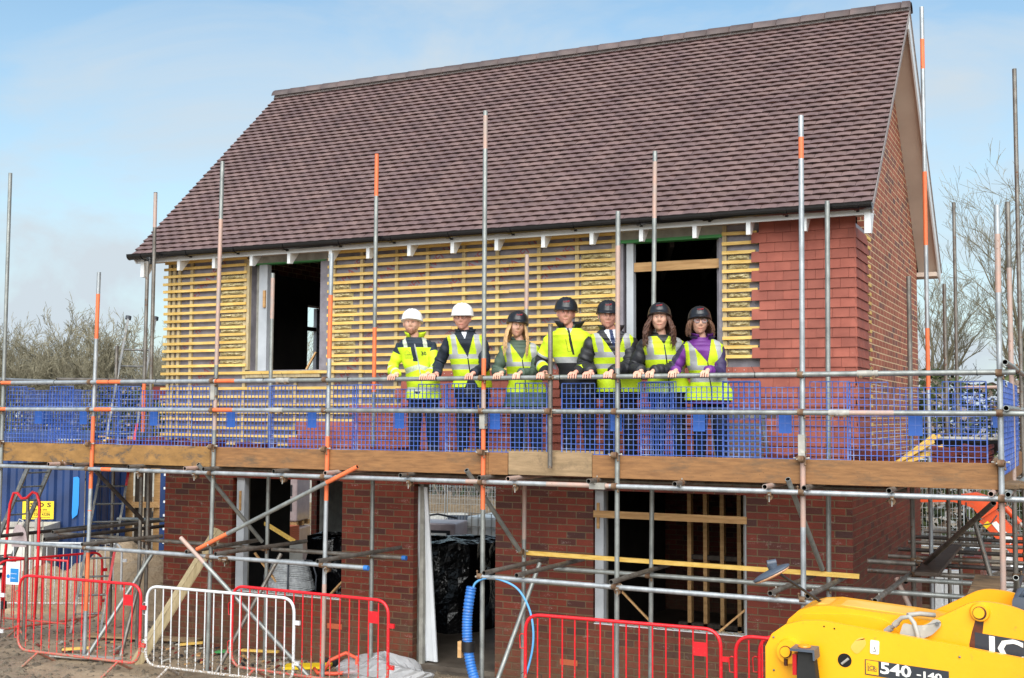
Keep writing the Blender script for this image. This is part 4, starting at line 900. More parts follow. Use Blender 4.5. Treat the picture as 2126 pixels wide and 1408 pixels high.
        m.pipe([hf(-.02, .014, 0), hf(0, .024, 0), hf(.02, .014, 0)], .0012, mk, 4)
    m.build('hat_emblem', hat, local=True)
    # hair
    hr = sp.get('hair')
    if hr:
        m = MB(); low = sp.get('hair_low', -.15); rings = []
        for i in range(12):
            p = 1.2-(1.2-low)*i/11
            rings.append([H(skull(t_, p)*1.07+Vector((0, .006, 0))) for t_ in [radians(sp.get('hair_from', 75))+(2*pi-2*radians(sp.get('hair_from', 75)))*j/24 for j in range(25)]])
        m.loft(rings, hr, closed=False)
        if sp.get('long'):
            LL, curl = sp['long'], sp.get('curl', 0); R2 = random.Random(5+int(X0))
            for k in range(sp.get('locks', 110)):
                sx = R2.choice((-1, 1)); t_ = sx*R2.uniform(radians(sp.get('lock_from', 50)), radians(170)); frontish = abs(t_) < radians(105)
                st_ = skull(t_, R2.uniform(.1, .45))*1.08; l_ = LL*R2.uniform(.7, 1.05)*(1 if frontish or R2.random() < .6 else .8); pts = []; ax0 = R2.uniform(.012, .04); fr0 = R2.uniform(0, 6); nn = 16
                for q in range(nn+1):
                    u = q/nn; out_ = sx*(.012+sp.get('spread', .05)*sin(pi*min(1, u*.9))*R2.uniform(.8, 1.2)); fwd = (-.09*u*u-.02*u if frontish else .03*u) ; cz_ = curl*.5*u
                    pts.append(H(Vector((st_.x*(1+.25*u)+out_*u**.5+curl*sin(fr0+u*16)*u**.5, st_.y+fwd+curl*cos(fr0+u*16)*u**.5-.0, st_.z-l_*u))))
                m.pipe(pts, [.0065*(1-.75*(q/nn)**2)*sp.get('lock_w', 1.35) for q in range(nn+1)], hr, 5)
        if sp.get('fringe'):
            R2 = random.Random(3)
            for k in range(46):
                t_ = R2.uniform(-.75, .75); m.pipe([H(skull(t_+.12*u, .62-.5*u)*(1.07+.04*sin(pi*u))) for u in (0, .25, .5, .75, 1)], [.005, .0055, .005, .004, .002], hr, 5)
        m.build('hair', root, local=True)
    if sp.get('glasses'):
        m = MB(); gm, lens = sp['glasses']
        for sx in (-1, 1):
            c = skull(sx*.36, .045)+Vector((0, -.016, 0)); c = Vector((sx*.032*fw, -.103, c.z)); ring = [(c.x+.024*cos(a)*1.05, c.y+.004*abs(cos(a)), c.z+.018*sin(a)) for a in [2*pi*k/16 for k in range(16)]]
            m.pipe([H(p) for p in ring], .0024, gm, 5, closed=True)
            if lens: m.add([H((x*.995+.005*c.x, y, z)) for x, y, z in ring], [tuple(range(16))], lens)
            m.pipe([H((c.x+sx*.025, c.y+.004, c.z+.004)), H((sx*.08*fw, -.04, c.z+.004)), H((sx*.083*fw, .01, c.z))], .0018, gm, 5)
        m.pipe([H((-.008, -.105, c.z+.004)), H((.008, -.105, c.z+.004))], .002, gm, 5); m.build('glasses', root, local=True)
    # sleeves
    for i in (0, 1):
        pts = bez(sh[i]+Vector((0, 0, .0)), elbows[i], wr[i].lerp(elbows[i], -.04), 13); tot = len(pts)-1; r0, r1 = sp.get('sleeve', (.066, .046)); rad = []; mats = []
        for k in range(tot+1):
            u = k/tot; r = (r0+(r1-r0)*u)*s; r *= 1+.05*sin(u*31+ph[3]+i)+.04*sin(u*53+ph[4]);
            if sp.get('quilt'): r += .007*abs(sin(u*pi*11))
            if u > .95: r *= .93
            if u < .08: r *= .86+.14*u/.08
            rad.append(r)
        m = MB(); rings = []; a = None; nA = 20
        for k, p in enumerate(pts):
            d = (pts[min(k+1, tot)]-pts[max(k-1, 0)]).normalized()
            if a is None: a, b = basis(d)
            else: a = (a-d*a.dot(d)).normalized(); b = d.cross(a)
            rings.append([p+(a*cos(2*pi*q/nA)+b*sin(2*pi*q/nA))*rad[k]*(1+.05*sin(3*2*pi*q/nA+k*.9+ph[5])) for q in range(nA)])
        sf = sp['sleeve_paint']; m.loft([[rings[0][0]*0+pts[0]]*nA]+rings+[[pts[-1]]*nA], lambda a_, b_: sf(min(1, max(0, (a_-.5)/tot)), b_/nA, i)); m.build('sleeve', root, local=True)
    # garments
    for gname, z0, z1, off, paint, kw in sp['garments']: garment(gname, z0, z1, off, paint, **kw)
    # collar
    for (nm, mt, r_in, r_out, z0, z1, gap) in sp.get('collars', []):
        m = MB(); rings = []; n = 30; cen = nb+Vector((0, .012, 0))
        for u, dr in ((0, 0), (.4, .004), (.8, .006), (1, .002), (.95, -.008), (.3, -.008)):
            ring = []
            for j in range(n+1):
                phi = gap+(2*pi-2*gap)*j/n; z = z0+(z1-z0)*u*(1-.35*max(0, cos(phi))**1.5); r = r_in+(r_out-r_in)*u+dr
                ring.append(cen+Ry @ Vector((sin(phi)*r*1.12, -cos(phi)*r, z)))
            rings.append(ring)
        m.loft(rings, mt, closed=False); m.build(nm, root, local=True)
    # trousers and boots
    tm = sp['trousers']; m = MB(); n = 24
    rings = [[tp(2*pi*j/n, z, .0)[0] for j in range(n)] for z in (.76, .80, .84, .86)]; m.loft(rings, tm, cap=True)
    for hp_, kn, an in feet:
        pts = bez(hp_+Vector((0, 0, -.1)), kn, an+Vector((0, 0, -.02)), 8); k_ = len(pts)-1
        m.pipe(pts, [(.092+(.058-.092)*(k/k_)**.8)*s*(1+.03*sin(k*2.1)) for k in range(k_+1)], tm, 18)
    m.build('trousers', root, local=True)
    for hp_, kn, an in feet:
        m = MB(); f = Ry @ Vector((0, -1, 0)); rings = []
        for u, w_, h in ((-.08, .028, .06), (-.06, .04, .09), (.0, .044, .11), (.05, .045, .085), (.11, .05, .065), (.17, .045, .05), (.2, .02, .03)):
            c = Vector((an.x, an.y, 0))+f*u; rt = Vector((-f.y, f.x, 0)); rings.append([c+rt*w_*cos(2*pi*q/12)+Vector((0, 0, h/2+.002+h/2*sin(2*pi*q/12))) for q in range(12)])
        m.loft(rings, 'boots', cap=True); m.build('boot', root, local=True)
    # extra marks on the chest
    def chest(off): return lambda u, v, w_: tp(u/(interp(tab, v)[0]*wd*s)*1.02, v, off)[0]
    for nm, fn in sp.get('marks', []): 
        m = MB(); fn(m, chest); m.build(nm, root, local=True)
    return root
def vest(b1, b2, vz, vw, col_='hivis', band='reflective', back=False, vx=0, hemv=0):
    def f(x, z, front_):
        ax_ = abs(x)
        if z > 1.22 and ax_ > .168+.0*(z-1.22): return None
        if z > 1.455: return None
        if front_ and z > vz and abs(x-vx*(z-vz)) < (z-vz)*vw: return None
        if front_ and hemv and z < hemv and ax_ < (hemv-z)*.35: return None
        if front_ and ax_ < .0045 and z < vz: return 'strap_black'
        for b in (b1, b2):
            if b and b <= z < b+.05: return band
        if z > b1+.05 and .088 < ax_ < .138: return band
        return col_
    return f
def emblem(mat, x=.09, z=1.3, sc=1.0):
    def f(m, chest):
        c = chest(.0165); A = [(x-.028*sc, z-.005), (x, z+.03*sc), (x+.028*sc, z-.005)]; m.pipe([c(u, v, 0) for u, v in A], .0016, mat, 4)
        for r0 in (.0, -.014, -.026):
            for k in range(4): m.pipe([c(x-.026*sc+.014*k*sc, z+r0-.012, 0), c(x-.018*sc+.014*k*sc, z+r0-.012, 0)], .0014, mat, 4)
    return f
CAMY = .40
# 1: man, white hat, yellow jacket with navy yoke
def p1(x, z, f):
    if z < .775: return 'navy'
    if f and abs(x) < .006 and z < 1.4: return 'reflective'
    if f and -.05 < x < .0 and z > 1.2 and z > 1.17-x*.6: return 'navy'
    if z > 1.36: return 'reflective_jacket' if .085 < abs(x) < .13 else 'navy'
    b = 1.14-abs(x)*.32
    if b-.028 < z < b+.028: return 'reflective_jacket'
    if .86 < z < .91: return 'reflective_jacket'
    return 'hivis_bright'
def s1(u, q, i):
    if u < .16: return 'navy'
    return 'reflective_jacket' if .47 < u < .55 or .82 < u < .9 else 'hivis_bright'
def mk30(m, chest):
    c = chest(.013); m.text('30', lambda u, v, w_: c(.045+u, 1.27+v, 0), .042, 'navy_deep', 1.0, 0, .02)
def mk_co(m, chest):
    c = chest(.013); x = -.115
    m.pipe([c(x-.01, 1.295, 0), c(x+.02, 1.33, 0), c(x+.05, 1.295, 0)], .0012, 'navy', 4); m.text('CLARKE', lambda u, v, w_: c(x-.02+u, 1.268+v, 0), .017, 'navy')
    for r0 in (1.25, 1.236):
        for k in range(7): m.pipe([c(x-.02+.012*k, r0, 0), c(x-.013+.012*k, r0, 0)], .0016, 'navy', 4)
person('man in a white hard hat and bright yellow jacket with a navy yoke', 4.52, CAMY, .985, (4.47, -1.17, 3.925), (-.04, .03), CAMY, (4.41, 4.80),
       dict(hat='hat_white', mark='hat_mark_grey', smile=.06, beard='stubble', hair='hair_short', hair_from=85, hair_low=.1, skin='skin', trousers='jeans', hat_tilt=-10, sleeve=(.068, .05), sleeve_paint=s1,
            garments=[('jacket', .76, 1.475, .008, p1, {})], collars=[('collar', 'hivis_bright', .068, .105, -.02, .075, .5)], marks=[('number_mark', mk30), ('chest_logo', mk_co)]))
# 2: man, white hat, glasses, navy coat under vest
person('man in a white hard hat and dark glasses, yellow vest over a navy coat', 5.12, CAMY, 1.0, (5.09, -1.17, 3.965), (.02, .0), CAMY-.08, (4.90, 5.34),
       dict(hat='hat_white', mark='hat_mark_grey', smile=-.01, skin='skin_ruddy', brow='hair_grey', trousers='jeans_black', glasses=('glass_frame', None), hair='hair_grey', hair_from=95, hair_low=.1, wide=1.04, sleeve=(.07, .05), sleeve_paint=lambda u, q, i: 'navy_deep',
            garments=[('coat', .84, 1.48, .004, lambda x, z, f: 'shirt_white' if f and z > 1.4 and abs(x) < (z-1.4)*.35 else 'navy_deep', {}), ('hivis_vest', .88, 1.47, .016, vest(1.19, 1.075, 1.2, .36, hemv=1.05), dict(flare=1))],
            collars=[('snood', 'black_cloth', .062, .07, -.04, .07, .02), ('collar', 'navy_deep', .075, .1, -.03, .05, .5)]))
# 3: woman, black hat, long blond hair, green coat
person('woman with long blond hair, yellow vest over an olive green coat', 5.76, CAMY, .95, (5.74, -1.17, 3.865), (.03, .1), CAMY+.15, (5.66, 5.88),
       dict(fem=1, hat='hat_black', mark='hat_mark_red', smile=.05, skin='skin', brow='hair_brown', trousers='jeans', hair='hair_blond', hair_from=58, hair_low=-.6, long=.33, locks=230, lock_w=.85, spread=.03, face=.95, hat_tilt=-8, wide=1.1, sleeve=(.072, .05), sleeve_paint=lambda u, q, i: 'olive_jacket',
            garments=[('coat', .72, 1.47, .004, lambda x, z, f: 'olive_jacket', dict(flare=1.5)), ('hivis_vest', .88, 1.45, .017, vest(1.17, 1.04, 1.25, .5), dict(flare=.6))], collars=[('collar', 'olive_jacket', .062, .09, -.03, .035, .55)], marks=[('chest_logo', emblem('olive_jacket', .09, 1.28, .8))]))
# 4: tall man, black hat, yellow and black coat
def p4(x, z, f):
    if f and z > 1.2 and abs(x+.01) < .008: return 'black_cloth'
    if f and z > 1.42 and abs(x) < (z-1.42)*.6: return 'reflective'
    if 1.12 < z < 1.18: return 'reflective'
    return 'black_cloth' if z < 1.12 else 'hivis_bright'
def s4(u, q, i):
    if u < .3: return 'hivis_bright'
    if u < .36 or .68 < u < .75: return 'reflective'
    if u < .68 or u > .93: return 'black_cloth'
    return 'hivis_bright'
def pk4(m, chest):
    c = chest(.014); m.pipe([c(-.055, 1.36, 0), c(-.055, 1.235, 0), c(-.025, 1.235, 0)], .0018, 'black_cloth', 4); m.pipe([c(-.022, 1.37, 0), c(-.022, 1.235, 0)], .0035, 'black_cloth', 4)
person('tall man in a black hard hat and yellow and black coat, big dark collar', 6.36, CAMY, 1.01, (6.30, -1.2, 3.975), (.0, .05), CAMY, (6.15, 6.49),
       dict(hat='hat_black', mark='hat_mark_red', smile=.05, skin='skin_ruddy', brow='hair_short', trousers='jeans_black', wide=1.08, face=.96, sleeve=(.078, .054), sleeve_paint=s4,
            garments=[('jacket', .86, 1.48, .012, p4, {})], collars=[('collar', 'black_cloth', .075, .14, -.02, .09, .45), ('inner_collar', 'olive_jacket', .06, .075, -.03, .06, .4)], marks=[('chest_pocket', pk4)]))
# 5: older man, white hair, tie
def shirt5(x, z, f):
    if f and z > 1.3 and abs(x) < (z-1.3)*.34: return 'tie_blue' if abs(x) < .016 else 'shirt_white'
    return 'puffer'
person('older white haired man in black hard hat, blue tie and dark padded jacket', 6.80, CAMY, .99, (6.745, -1.17, 3.935), (.03, .02), CAMY, (6.645, 6.865),
       dict(hat='hat_black', mark='hat_mark_red', smile=-.01, skin='skin_ruddy', brow='hair_grey', trousers='jeans_black', hair='hair_grey', hair_from=66, hair_low=-.5, face=1.06, wide=1.12, quilt=1, sleeve=(.08, .058), sleeve_paint=lambda u, q, i: 'puffer',
            garments=[('padded_jacket', .84, 1.49, .004, shirt5, dict(quilt=1)), ('hivis_vest', .84, 1.47, .02, vest(1.2, 1.08, 1.2, .42), dict(flare=1.2))], collars=[('collar', 'puffer', .078, .12, -.02, .075, .55), ('shirt_collar', 'shirt_white', .06, .066, -.02, .04, .3)], marks=[('chest_logo', emblem('olive_jacket', .1, 1.31))]))
# 6: woman, curly brown hair
person('woman with long curly brown hair, yellow vest over dark padded jacket', 7.31, CAMY, .965, (7.285, -1.17, 3.89), (-.05, .0), CAMY-.1, (7.165, 7.29),
       dict(fem=1, hat='hat_black', mark='hat_mark_red', smile=.055, skin='skin', brow='hair_brown', trousers='jeans_black', hair='hair_brown', hair_from=62, hair_low=-.7, long=.30, curl=.016, locks=250, lock_w=1.0, spread=.045, wide=1.15, quilt=1, hat_tilt=-12, sleeve=(.078, .056), sleeve_paint=lambda u, q, i: 'puffer',
            garments=[('padded_jacket', .86, 1.47, .004, lambda x, z, f: 'puffer', dict(quilt=1)), ('hivis_vest', .86, 1.45, .02, vest(1.2, 1.07, 1.36, .5), dict(flare=.8))], collars=[('collar', 'black_cloth', .06, .085, -.03, .03, .5)], marks=[('chest_logo', emblem('olive_jacket', .08, 1.29))]))
# 7: woman, bob, purple jacket
person('woman with auburn bob, tinted glasses and a purple jacket under her yellow vest', 7.73, CAMY, .94, (7.69, -1.17, 3.845), (.0, .0), CAMY, (7.515, 7.83),
       dict(fem=1, hat='hat_black', mark='hat_mark_red', smile=.05, skin='skin', brow='hair_auburn', trousers='jeans', hair='hair_auburn', hair_from=60, hair_low=-.5, long=.155, curl=.006, locks=230, lock_w=.9, spread=.028, lock_from=48, fringe=1, glasses=('hat_edge', 'lens_brown'), wide=1.1, hat_tilt=-12, sleeve=(.07, .05), sleeve_paint=lambda u, q, i: 'purple_dark' if (q < .55 and u < .9) else 'purple',
            garments=[('jacket', .76, 1.47, .004, lambda x, z, f: 'purple', dict(flare=.5)), ('hivis_vest', .80, 1.45, .018, vest(1.12, .99, 1.2, .42, vx=-.15), dict(flare=1.4))], collars=[('collar', 'purple', .06, .1, -.02, .05, .4), ('collar_flap', 'purple_dark', .08, .11, -.03, .02, .5)], marks=[('chest_logo', emblem('olive_jacket', .07, 1.24))]))

# ============================================================ BARRIERS
def barrier(label, x, y, z, rz, mat, w_=1.9, plate=True, hooks=(1, 1), legs=(1, 1), tilt=0, grp='pedestrian barriers along the front of the site'):
    t = thing('pedestrian_barrier', label, 'barrier', (x, y, z), rz, grp); t.rotation_euler = (radians(tilt), 0, rz); h0, h1 = .15, 1.03
    fr = lambda u, v: (u, 0, v)
    m = MB(); pl = rr([(0, h0, .16), (w_, h0, .16), (w_, h1, .16), (0, h1, .16)], 7); m.pipe([fr(u, v) for u, v in pl], .0165, mat, 10, closed=True); m.build('frame', t, local=True)
    m = MB(); n = int(w_/.118)
    for k in range(1, n): u = w_*k/n; e = .0 if .16 < u < w_-.16 else .03; m.tube((u, 0, h0+e), (u, 0, h1-e), (.0078), mat, 7, cap=False)
    m.build('bars', t, local=True)
    for i, u in enumerate((.32, w_-.32)):
        if not legs[i]: continue
        for sy in (-1, 1):
            m = MB(); m.tube((u, 0, h0-.01), (u-.0, sy*.27, .0), .0155, mat, 10); m.build('leg', t, local=True)
    if plate: m = MB(); m.bx(w_*(n-2)/n-.0, w_*(n-1)/n, -.010, -.0065, h1-.24, h1-.12, mat); m.build('plate', t, local=True)
    for zz in (.36, .78):
        if hooks[0]: m = MB(); m.pipe([(-.016, 0, zz-.07), (-.055, 0, zz-.07), (-.06, 0, zz+.05), (-.04, 0, zz+.065), (-.016, 0, zz+.06)], .0055, mat, 6); m.build('hook', t, local=True)
        if hooks[1]: m = MB(); m.bx(w_+.012, w_+.075, -.012, .012, zz-.022, zz+.022, mat); m.build('latch', t, local=True)
    return t
barrier('red crowd barrier in front of the scaffold at the left end of the front row', -.5, -1.9, -.03, radians(1.5), 'barrier_red', 1.86)
barrier('white crowd barrier in front of the left brick pier', 1.42, -1.82, -.04, radians(.5), 'barrier_white', 2.02, plate=False)
barrier('red crowd barrier overlapping the white one, before the leaning plank', 2.44, -1.58, -.0, radians(-3), 'barrier_red', 2.1, grp='pedestrian barriers along the front of the site')
barrier('long red crowd barrier under the right ground floor window', 6.2, -1.92, .03, radians(1.5), 'barrier_red', 1.88)
barrier('red crowd barrier partly hidden by the rear of the yellow machine', 8.22, -1.9, .0, radians(-2), 'barrier_red', 1.9, plate=False)
barrier('red crowd barrier just behind the one beside the yellow machine', 8.38, -1.7, -.02, radians(3), 'barrier_red', 1.9, plate=False)
barrier('white crowd barrier cut off by the left edge of the photo', -2.62, -2.25, .0, radians(5), 'barrier_white', 2.0, plate=False)
barrier('white crowd barrier standing before the sand heap', -3.75, .25, -.02, radians(26), 'barrier_white', 2.1, plate=False, legs=(1, 1))
barrier('short red crowd barrier turned away beside the red hooped post', -1.72, -1.2, -.02, radians(75), 'barrier_red', 1.5, plate=False)
barrier('slim red crowd barrier between the sand heap and the left brick corner', -1.2, 2.2, .0, radians(35), 'barrier_red', 1.1)
# square red gate leaf and its swan necked post
t = thing('site_gate', 'square framed red gate leaf hinged to a tall hooped post', 'gate', (-1.9, -.9, -.02), radians(4))
m = MB(); m.pipe([(0, 0, .25), (0, 0, 1.05), (1.05, 0, 1.05), (1.05, 0, .25)], .017, 'barrier_red', 8, closed=True); m.build('frame', t, local=True)
m = MB(); [m.tube((x/8*1.05, 0, .25), (x/8*1.05, 0, 1.05), .006, 'barrier_red', 6) for x in range(1, 8)]; m.build('bars', t, local=True)
m = MB(); m.pipe([(-.02, -.05, 0), (.03, -.05, .9), (.1, -.05, 1.75), (.16, -.05, 1.90), (.22, -.05, 1.90), (.3, -.05, 1.83), (.38, -.05, 1.84), (.48, -.05, 1.92), (.55, -.05, 1.90), (.60, -.05, 1.78), (.60, -.05, 1.0), (.57, -.05, .3)], .019, 'barrier_red', 10); m.build('hooped_post', t, local=True)
for z in (.38, .95): m = MB(); m.bx(-.06, .07, -.09, -.02, z, z+.1, 'machine_dark'); m.build('hinge', t, local=True)
t = thing('walkway_sign', 'small white and blue pedestrian walkway sign hung on the red barrier', 'sign', (-1.28, -1.42, .78), radians(8))
m = MB(); m.bx(0, .2, -.002, .002, 0, .28, 'sign_white'); m.build('panel', t, local=True)
m = MB(); m.bx(.065, .19, -.004, -.0021, .03, .2, 'sign_blue'); m.lathe([(.03, 0), (.03, .001)], (0, 0, 0), 'sign_blue', 16) if 0 else None; m.build('blue_field', t, local=True)
m = MB(); m.add([(.034+.026*cos(2*pi*k/16), -.003, .1+.026*sin(2*pi*k/16)) for k in range(16)], [tuple(range(16))], 'sign_blue'); m.build('symbol', t, local=True)
m = MB(); m.text('Pedestrian', lambda u, v, w_: (.07+u, -.005, .13+v), .016, 'sign_white'); m.text('walkway', lambda u, v, w_: (.07+u, -.005, .075+v), .016, 'sign_white'); m.build('lettering', t, local=True)
# free standing post at the left and other long things
t = MB(); t.tube((-2.08, -.38, -.03), (-2.1, -.38, 1.78), R0, 'galvanised_dirty', 12, hollow=True); t.build('steel_post', None, 'short free standing grey tube post by the red hooped gate', 'post')
# ============================================================ LADDERS
def ladder(label, a, b, side_, w_, red=0, grp='aluminium ladders on the site'):
    a, b = Vector(a), Vector(b); sd_ = Vector(side_).normalized()*w_; t = thing('ladder', label, 'ladder', a+sd_/2, 0, grp); L_ = (b-a).length; d = (b-a).normalized()
    for k, o in enumerate((Vector((0, 0, 0)), sd_)):
        m = MB(); q0 = a+o; q1 = b+o
        m.beam(q0, q1, .03, .075, 'aluminium', up=tuple(sd_.cross(d))); m.build('rail', t)
        if red and k: m = MB(); m.beam(q0+d*2.0+sd_*.001, q0+d*2.9+sd_*.001, .034, .079, 'barrier_red', up=tuple(sd_.cross(d))); m.beam(q0+d*.5, q0+d*1.1, .034, .079, 'barrier_red', up=tuple(sd_.cross(d))); m.build('red_band', t)
        m = MB(); m.tube(q1-d*.02, q1+d*.03, .042, 'strap_dark', 10); m.build('end_cap', t)
    for k in range(1, int(L_/.25)): m = MB(); p = a+d*.25*k; m.tube(p, p+sd_, .014, 'aluminium', 8, cap=False); m.build('rung', t)
    return t
ladder('long aluminium ladder with red bands leaning up past the left end of the deck', (-1.32, -.3, -.02), (-1.5, .80, 4.32), (.72, .69, 0), .38, 1)
ladder('wide old ladder leaning against the blue container at far left', (-4.9, 1.2, .2), (-3.85, 1.28, 2.3), (.1, .9, .0), .42)
# ============================================================ LEFT YARD
def frame_obj(o): return lambda p: Vector(o)+Vector(p)
cp = Vector((-5.67, 4.26, -.03)); ea = Vector((-.52, .854, 0)).normalized(); la = Vector((-.854, -.52, 0)).normalized()
t = thing('shipping_container', 'dark blue corrugated storage container with a yellow sign and a bright blue daub', 'container', cp)
def corr(m, o, u, Lg, z0, z1, nrm, mat, per=.28, dep=.036):
    pts = []; x = 0
    while x < Lg: pts += [(x, 0), (x+per*.32, 0), (x+per*.5, dep), (x+per*.82, dep)]; x += per
    pts = [(min(a, Lg), b) for a, b in pts]+[(Lg, 0)]
    m.loft([[o+u*a-nrm*b+Vector((0, 0, z)) for a, b in pts] for z in (z0, z1)], mat, closed=False, smooth=False)
nl = Vector((la.y, -la.x, 0)); nl = nl if nl.dot(Vector((11, -12, 0))-cp) > 0 else -nl
ne = Vector((ea.y, -ea.x, 0)); ne = ne if ne.dot(Vector((11, -12, 0))-cp) > 0 else -ne
m = MB(); corr(m, cp+la*.1, la, 5.9, .15, 2.45, nl, 'container_blue'); m.build('side_wall', t)
m = MB(); W3 = 2.44
m.beam(cp+Vector((0, 0, .08)), cp+la*6.1+Vector((0, 0, .08)), .1, .16, 'container_blue'); m.beam(cp+Vector((0, 0, 2.52)), cp+la*6.1+Vector((0, 0, 2.52)), .1, .14, 'container_blue')
m.beam(cp+ea*.06, cp+ea*.06+Vector((0, 0, 2.59)), .14, .14, 'container_blue'); m.beam(cp+ea*W3, cp+ea*W3+Vector((0, 0, 2.59)), .14, .14, 'container_blue'); m.build('corner_frame', t)
m = MB(); m.add([cp+ea*.1+Vector((0, 0, .1)), cp+ea*W3+Vector((0, 0, .1)), cp+ea*W3+Vector((0, 0, 2.5)), cp+ea*.1+Vector((0, 0, 2.5))], [(0, 1, 2, 3)], 'container_blue')
m.build('door', t)
for u in (.35, .75, 1.35, 1.8): m = MB(); m.tube(cp+ea*u+ne*.03+Vector((0, 0, .1)), cp+ea*u+ne*.03+Vector((0, 0, 2.5)), .018, 'container_blue', 8); m.build('lock_rod', t)
m = MB(); m.add([cp+Vector((0, 0, 2.58)), cp+la*6.1+Vector((0, 0, 2.58)), cp+la*6.1+ea*W3+Vector((0, 0, 2.58)), cp+ea*W3+Vector((0, 0, 2.58))], [(0, 1, 2, 3)], 'container_blue'); m.build('roof', t)
def onside(u, z, off=.02): return cp+la*u+nl*off+Vector((0, 0, z))
m = MB(); mk = [(.31, 1.0), (.22, 1.08), (.2, 1.25), (.2, 1.75), (.23, 1.78), (.31, 1.77), (.32, 1.1)]; m.add([onside(u, z, .006) for u, z in mk], [tuple(range(len(mk)))], 'paint_blue'); m.build('paint_daub', t)
sg = thing('hire_sign', 'yellow storage hire sign with a telephone number fixed to the blue container', 'sign', cp+la*.9+nl*.05+Vector((0, 0, 1.0)))
u0, z0s = 1.2, 1.0; sw, shh = .56, .33
m = MB(); m.add([onside(u0, z0s, .03), onside(u0-sw, z0s, .03), onside(u0-sw, z0s+shh, .03), onside(u0, z0s+shh, .03)], [(0, 1, 2, 3)], 'sign_yellow'); m.build('panel', sg)
fr = lambda uu, zz: (lambda u, v, w_: tuple(onside(u0-uu-u, z0s+zz+v, .034)))
m = MB(); m.text('S O S', fr(.13, .225), .08, 'sign_ink', 1.5, 0, .02); m.text('storage on site', fr(.09, .16), .04, 'sign_ink', 1.05, 0, .01); m.text('TEL : 020   43286', fr(.06, .065), .052, 'sign_ink', .85, 0, .01)
for zz in (.13, .03): m.add([onside(u0-.05, z0s+zz, .034), onside(u0-.5, z0s+zz, .034), onside(u0-.5, z0s+zz+.007, .034), onside(u0-.05, z0s+zz+.007, .034)], [(0, 1, 2, 3)], 'sign_ink')
m.build('lettering', sg)
t = thing('plastic_tank', 'dirty white plastic bin with a grey metal rim in front of the blue container', 'bin', (-6.0, 3.0, 0))
m = MB(); c0 = Vector((-5.62, 3.15, 0)); c1 = c0+la*1.9; dd = ea*1.0
def boxat(m, o, a, b, h0, h1, mat, taper=0):
    q = [o, o+a, o+a+b, o+b]; ctr = (q[0]+q[2])/2; lo = [ctr+(p-ctr)*(1-taper) for p in q]
    m.add([p+Vector((0, 0, h0)) for p in lo]+[p+Vector((0, 0, h1)) for p in q], [(0, 3, 2, 1), (4, 5, 6, 7), (0, 1, 5, 4), (1, 2, 6, 5), (2, 3, 7, 6), (3, 0, 4, 7)], mat)
boxat(m, c0, la*1.9, -nl*1.1, .12, .82, 'tank_white', .05); boxat(m, c0+nl*.03, la*1.9, -nl*1.1, .80, .92, 'tank_white', 0); m.build('body', t)
for k in range(6): m = MB(); p = c0+la*(.2+.3*k)+nl*.02; m.beam(p+Vector((0, 0, .15)), p+nl*.02+Vector((0, 0, .8)), .05, .04, 'tank_white'); m.build('rib', t)
m = MB(); m.beam(c0+nl*.06+Vector((0, 0, .97)), c0+la*1.9+nl*.06+Vector((0, 0, .97)), .04, .09, 'steel_grey'); m.build('rim', t)
for u in (.08, 1.35): m = MB(); p = c0+la*u+nl*.08; m.beam(p+Vector((0, 0, .55)), p+Vector((0, 0, 1.08)), .1, .05, 'steel_grey'); m.build('bracket', t)
m = MB(); v0 = Vector((-1.55, -1.0, 1.28)); m.loft([[v0+Vector((a*k, .02*sin(a*20), z)) for a in (-.11, -.05, .0, .06, .12)] for k, z in ((.4, .2), (.9, .1), (1.1, .0), (1.0, -.09))], 'pack_wrap', closed=False); m.pipe([v0+Vector((-.05, 0, .18)), v0+Vector((0, 0, .27)), v0+Vector((.07, 0, .25)), v0+Vector((.06, 0, .17))], .008, 'tank_white', 5); m.build('plastic_bag', None, 'pale plastic bag hung on the tube by the red hooped post', 'bag')
# timber hoarding and white cabin beyond the container
t = thing('timber_hoarding', 'dark weathered timber boards standing between the container and the house', 'hoarding', (-7.0, 6.9, 0))
for k in range(9): m = MB(); x = -7.75+.17*k; y = 6.6+.1*k; m.beam((x, y, 0), (x, y, 2.45+.05*(k % 3)), .19, .03, 'dark_timber' if k % 3 else 'timber', up=(0, 1, 0)); m.build('board', t)
for z in (1.0, 1.75): m = MB(); m.beam((-7.8, 6.5, z), (-6.3, 7.4, z), .04, .12, 'timber'); m.build('rail', t)
t = thing('site_cabin', 'white cabin edge seen between the left scaffold poles and the brick corner', 'cabin', (-3.6, 4.4, 0))
m = MB(); m.bx(-3.8, -3.2, 4.2, 6.6, .45, 2.5, 'tank_white'); m.build('body', t)
for k in range(8): m = MB(); m.bx(-3.82, -3.17, 4.17, 4.2, .62+.24*k, .66+.24*k, 'fascia_white'); m.build('cladding_rib', t)
m = MB(); m.bx(-4.02, -3.9, 4.3, 6.5, .1, 2.5, 'container_blue'); m.build('blue_end_panel', t)
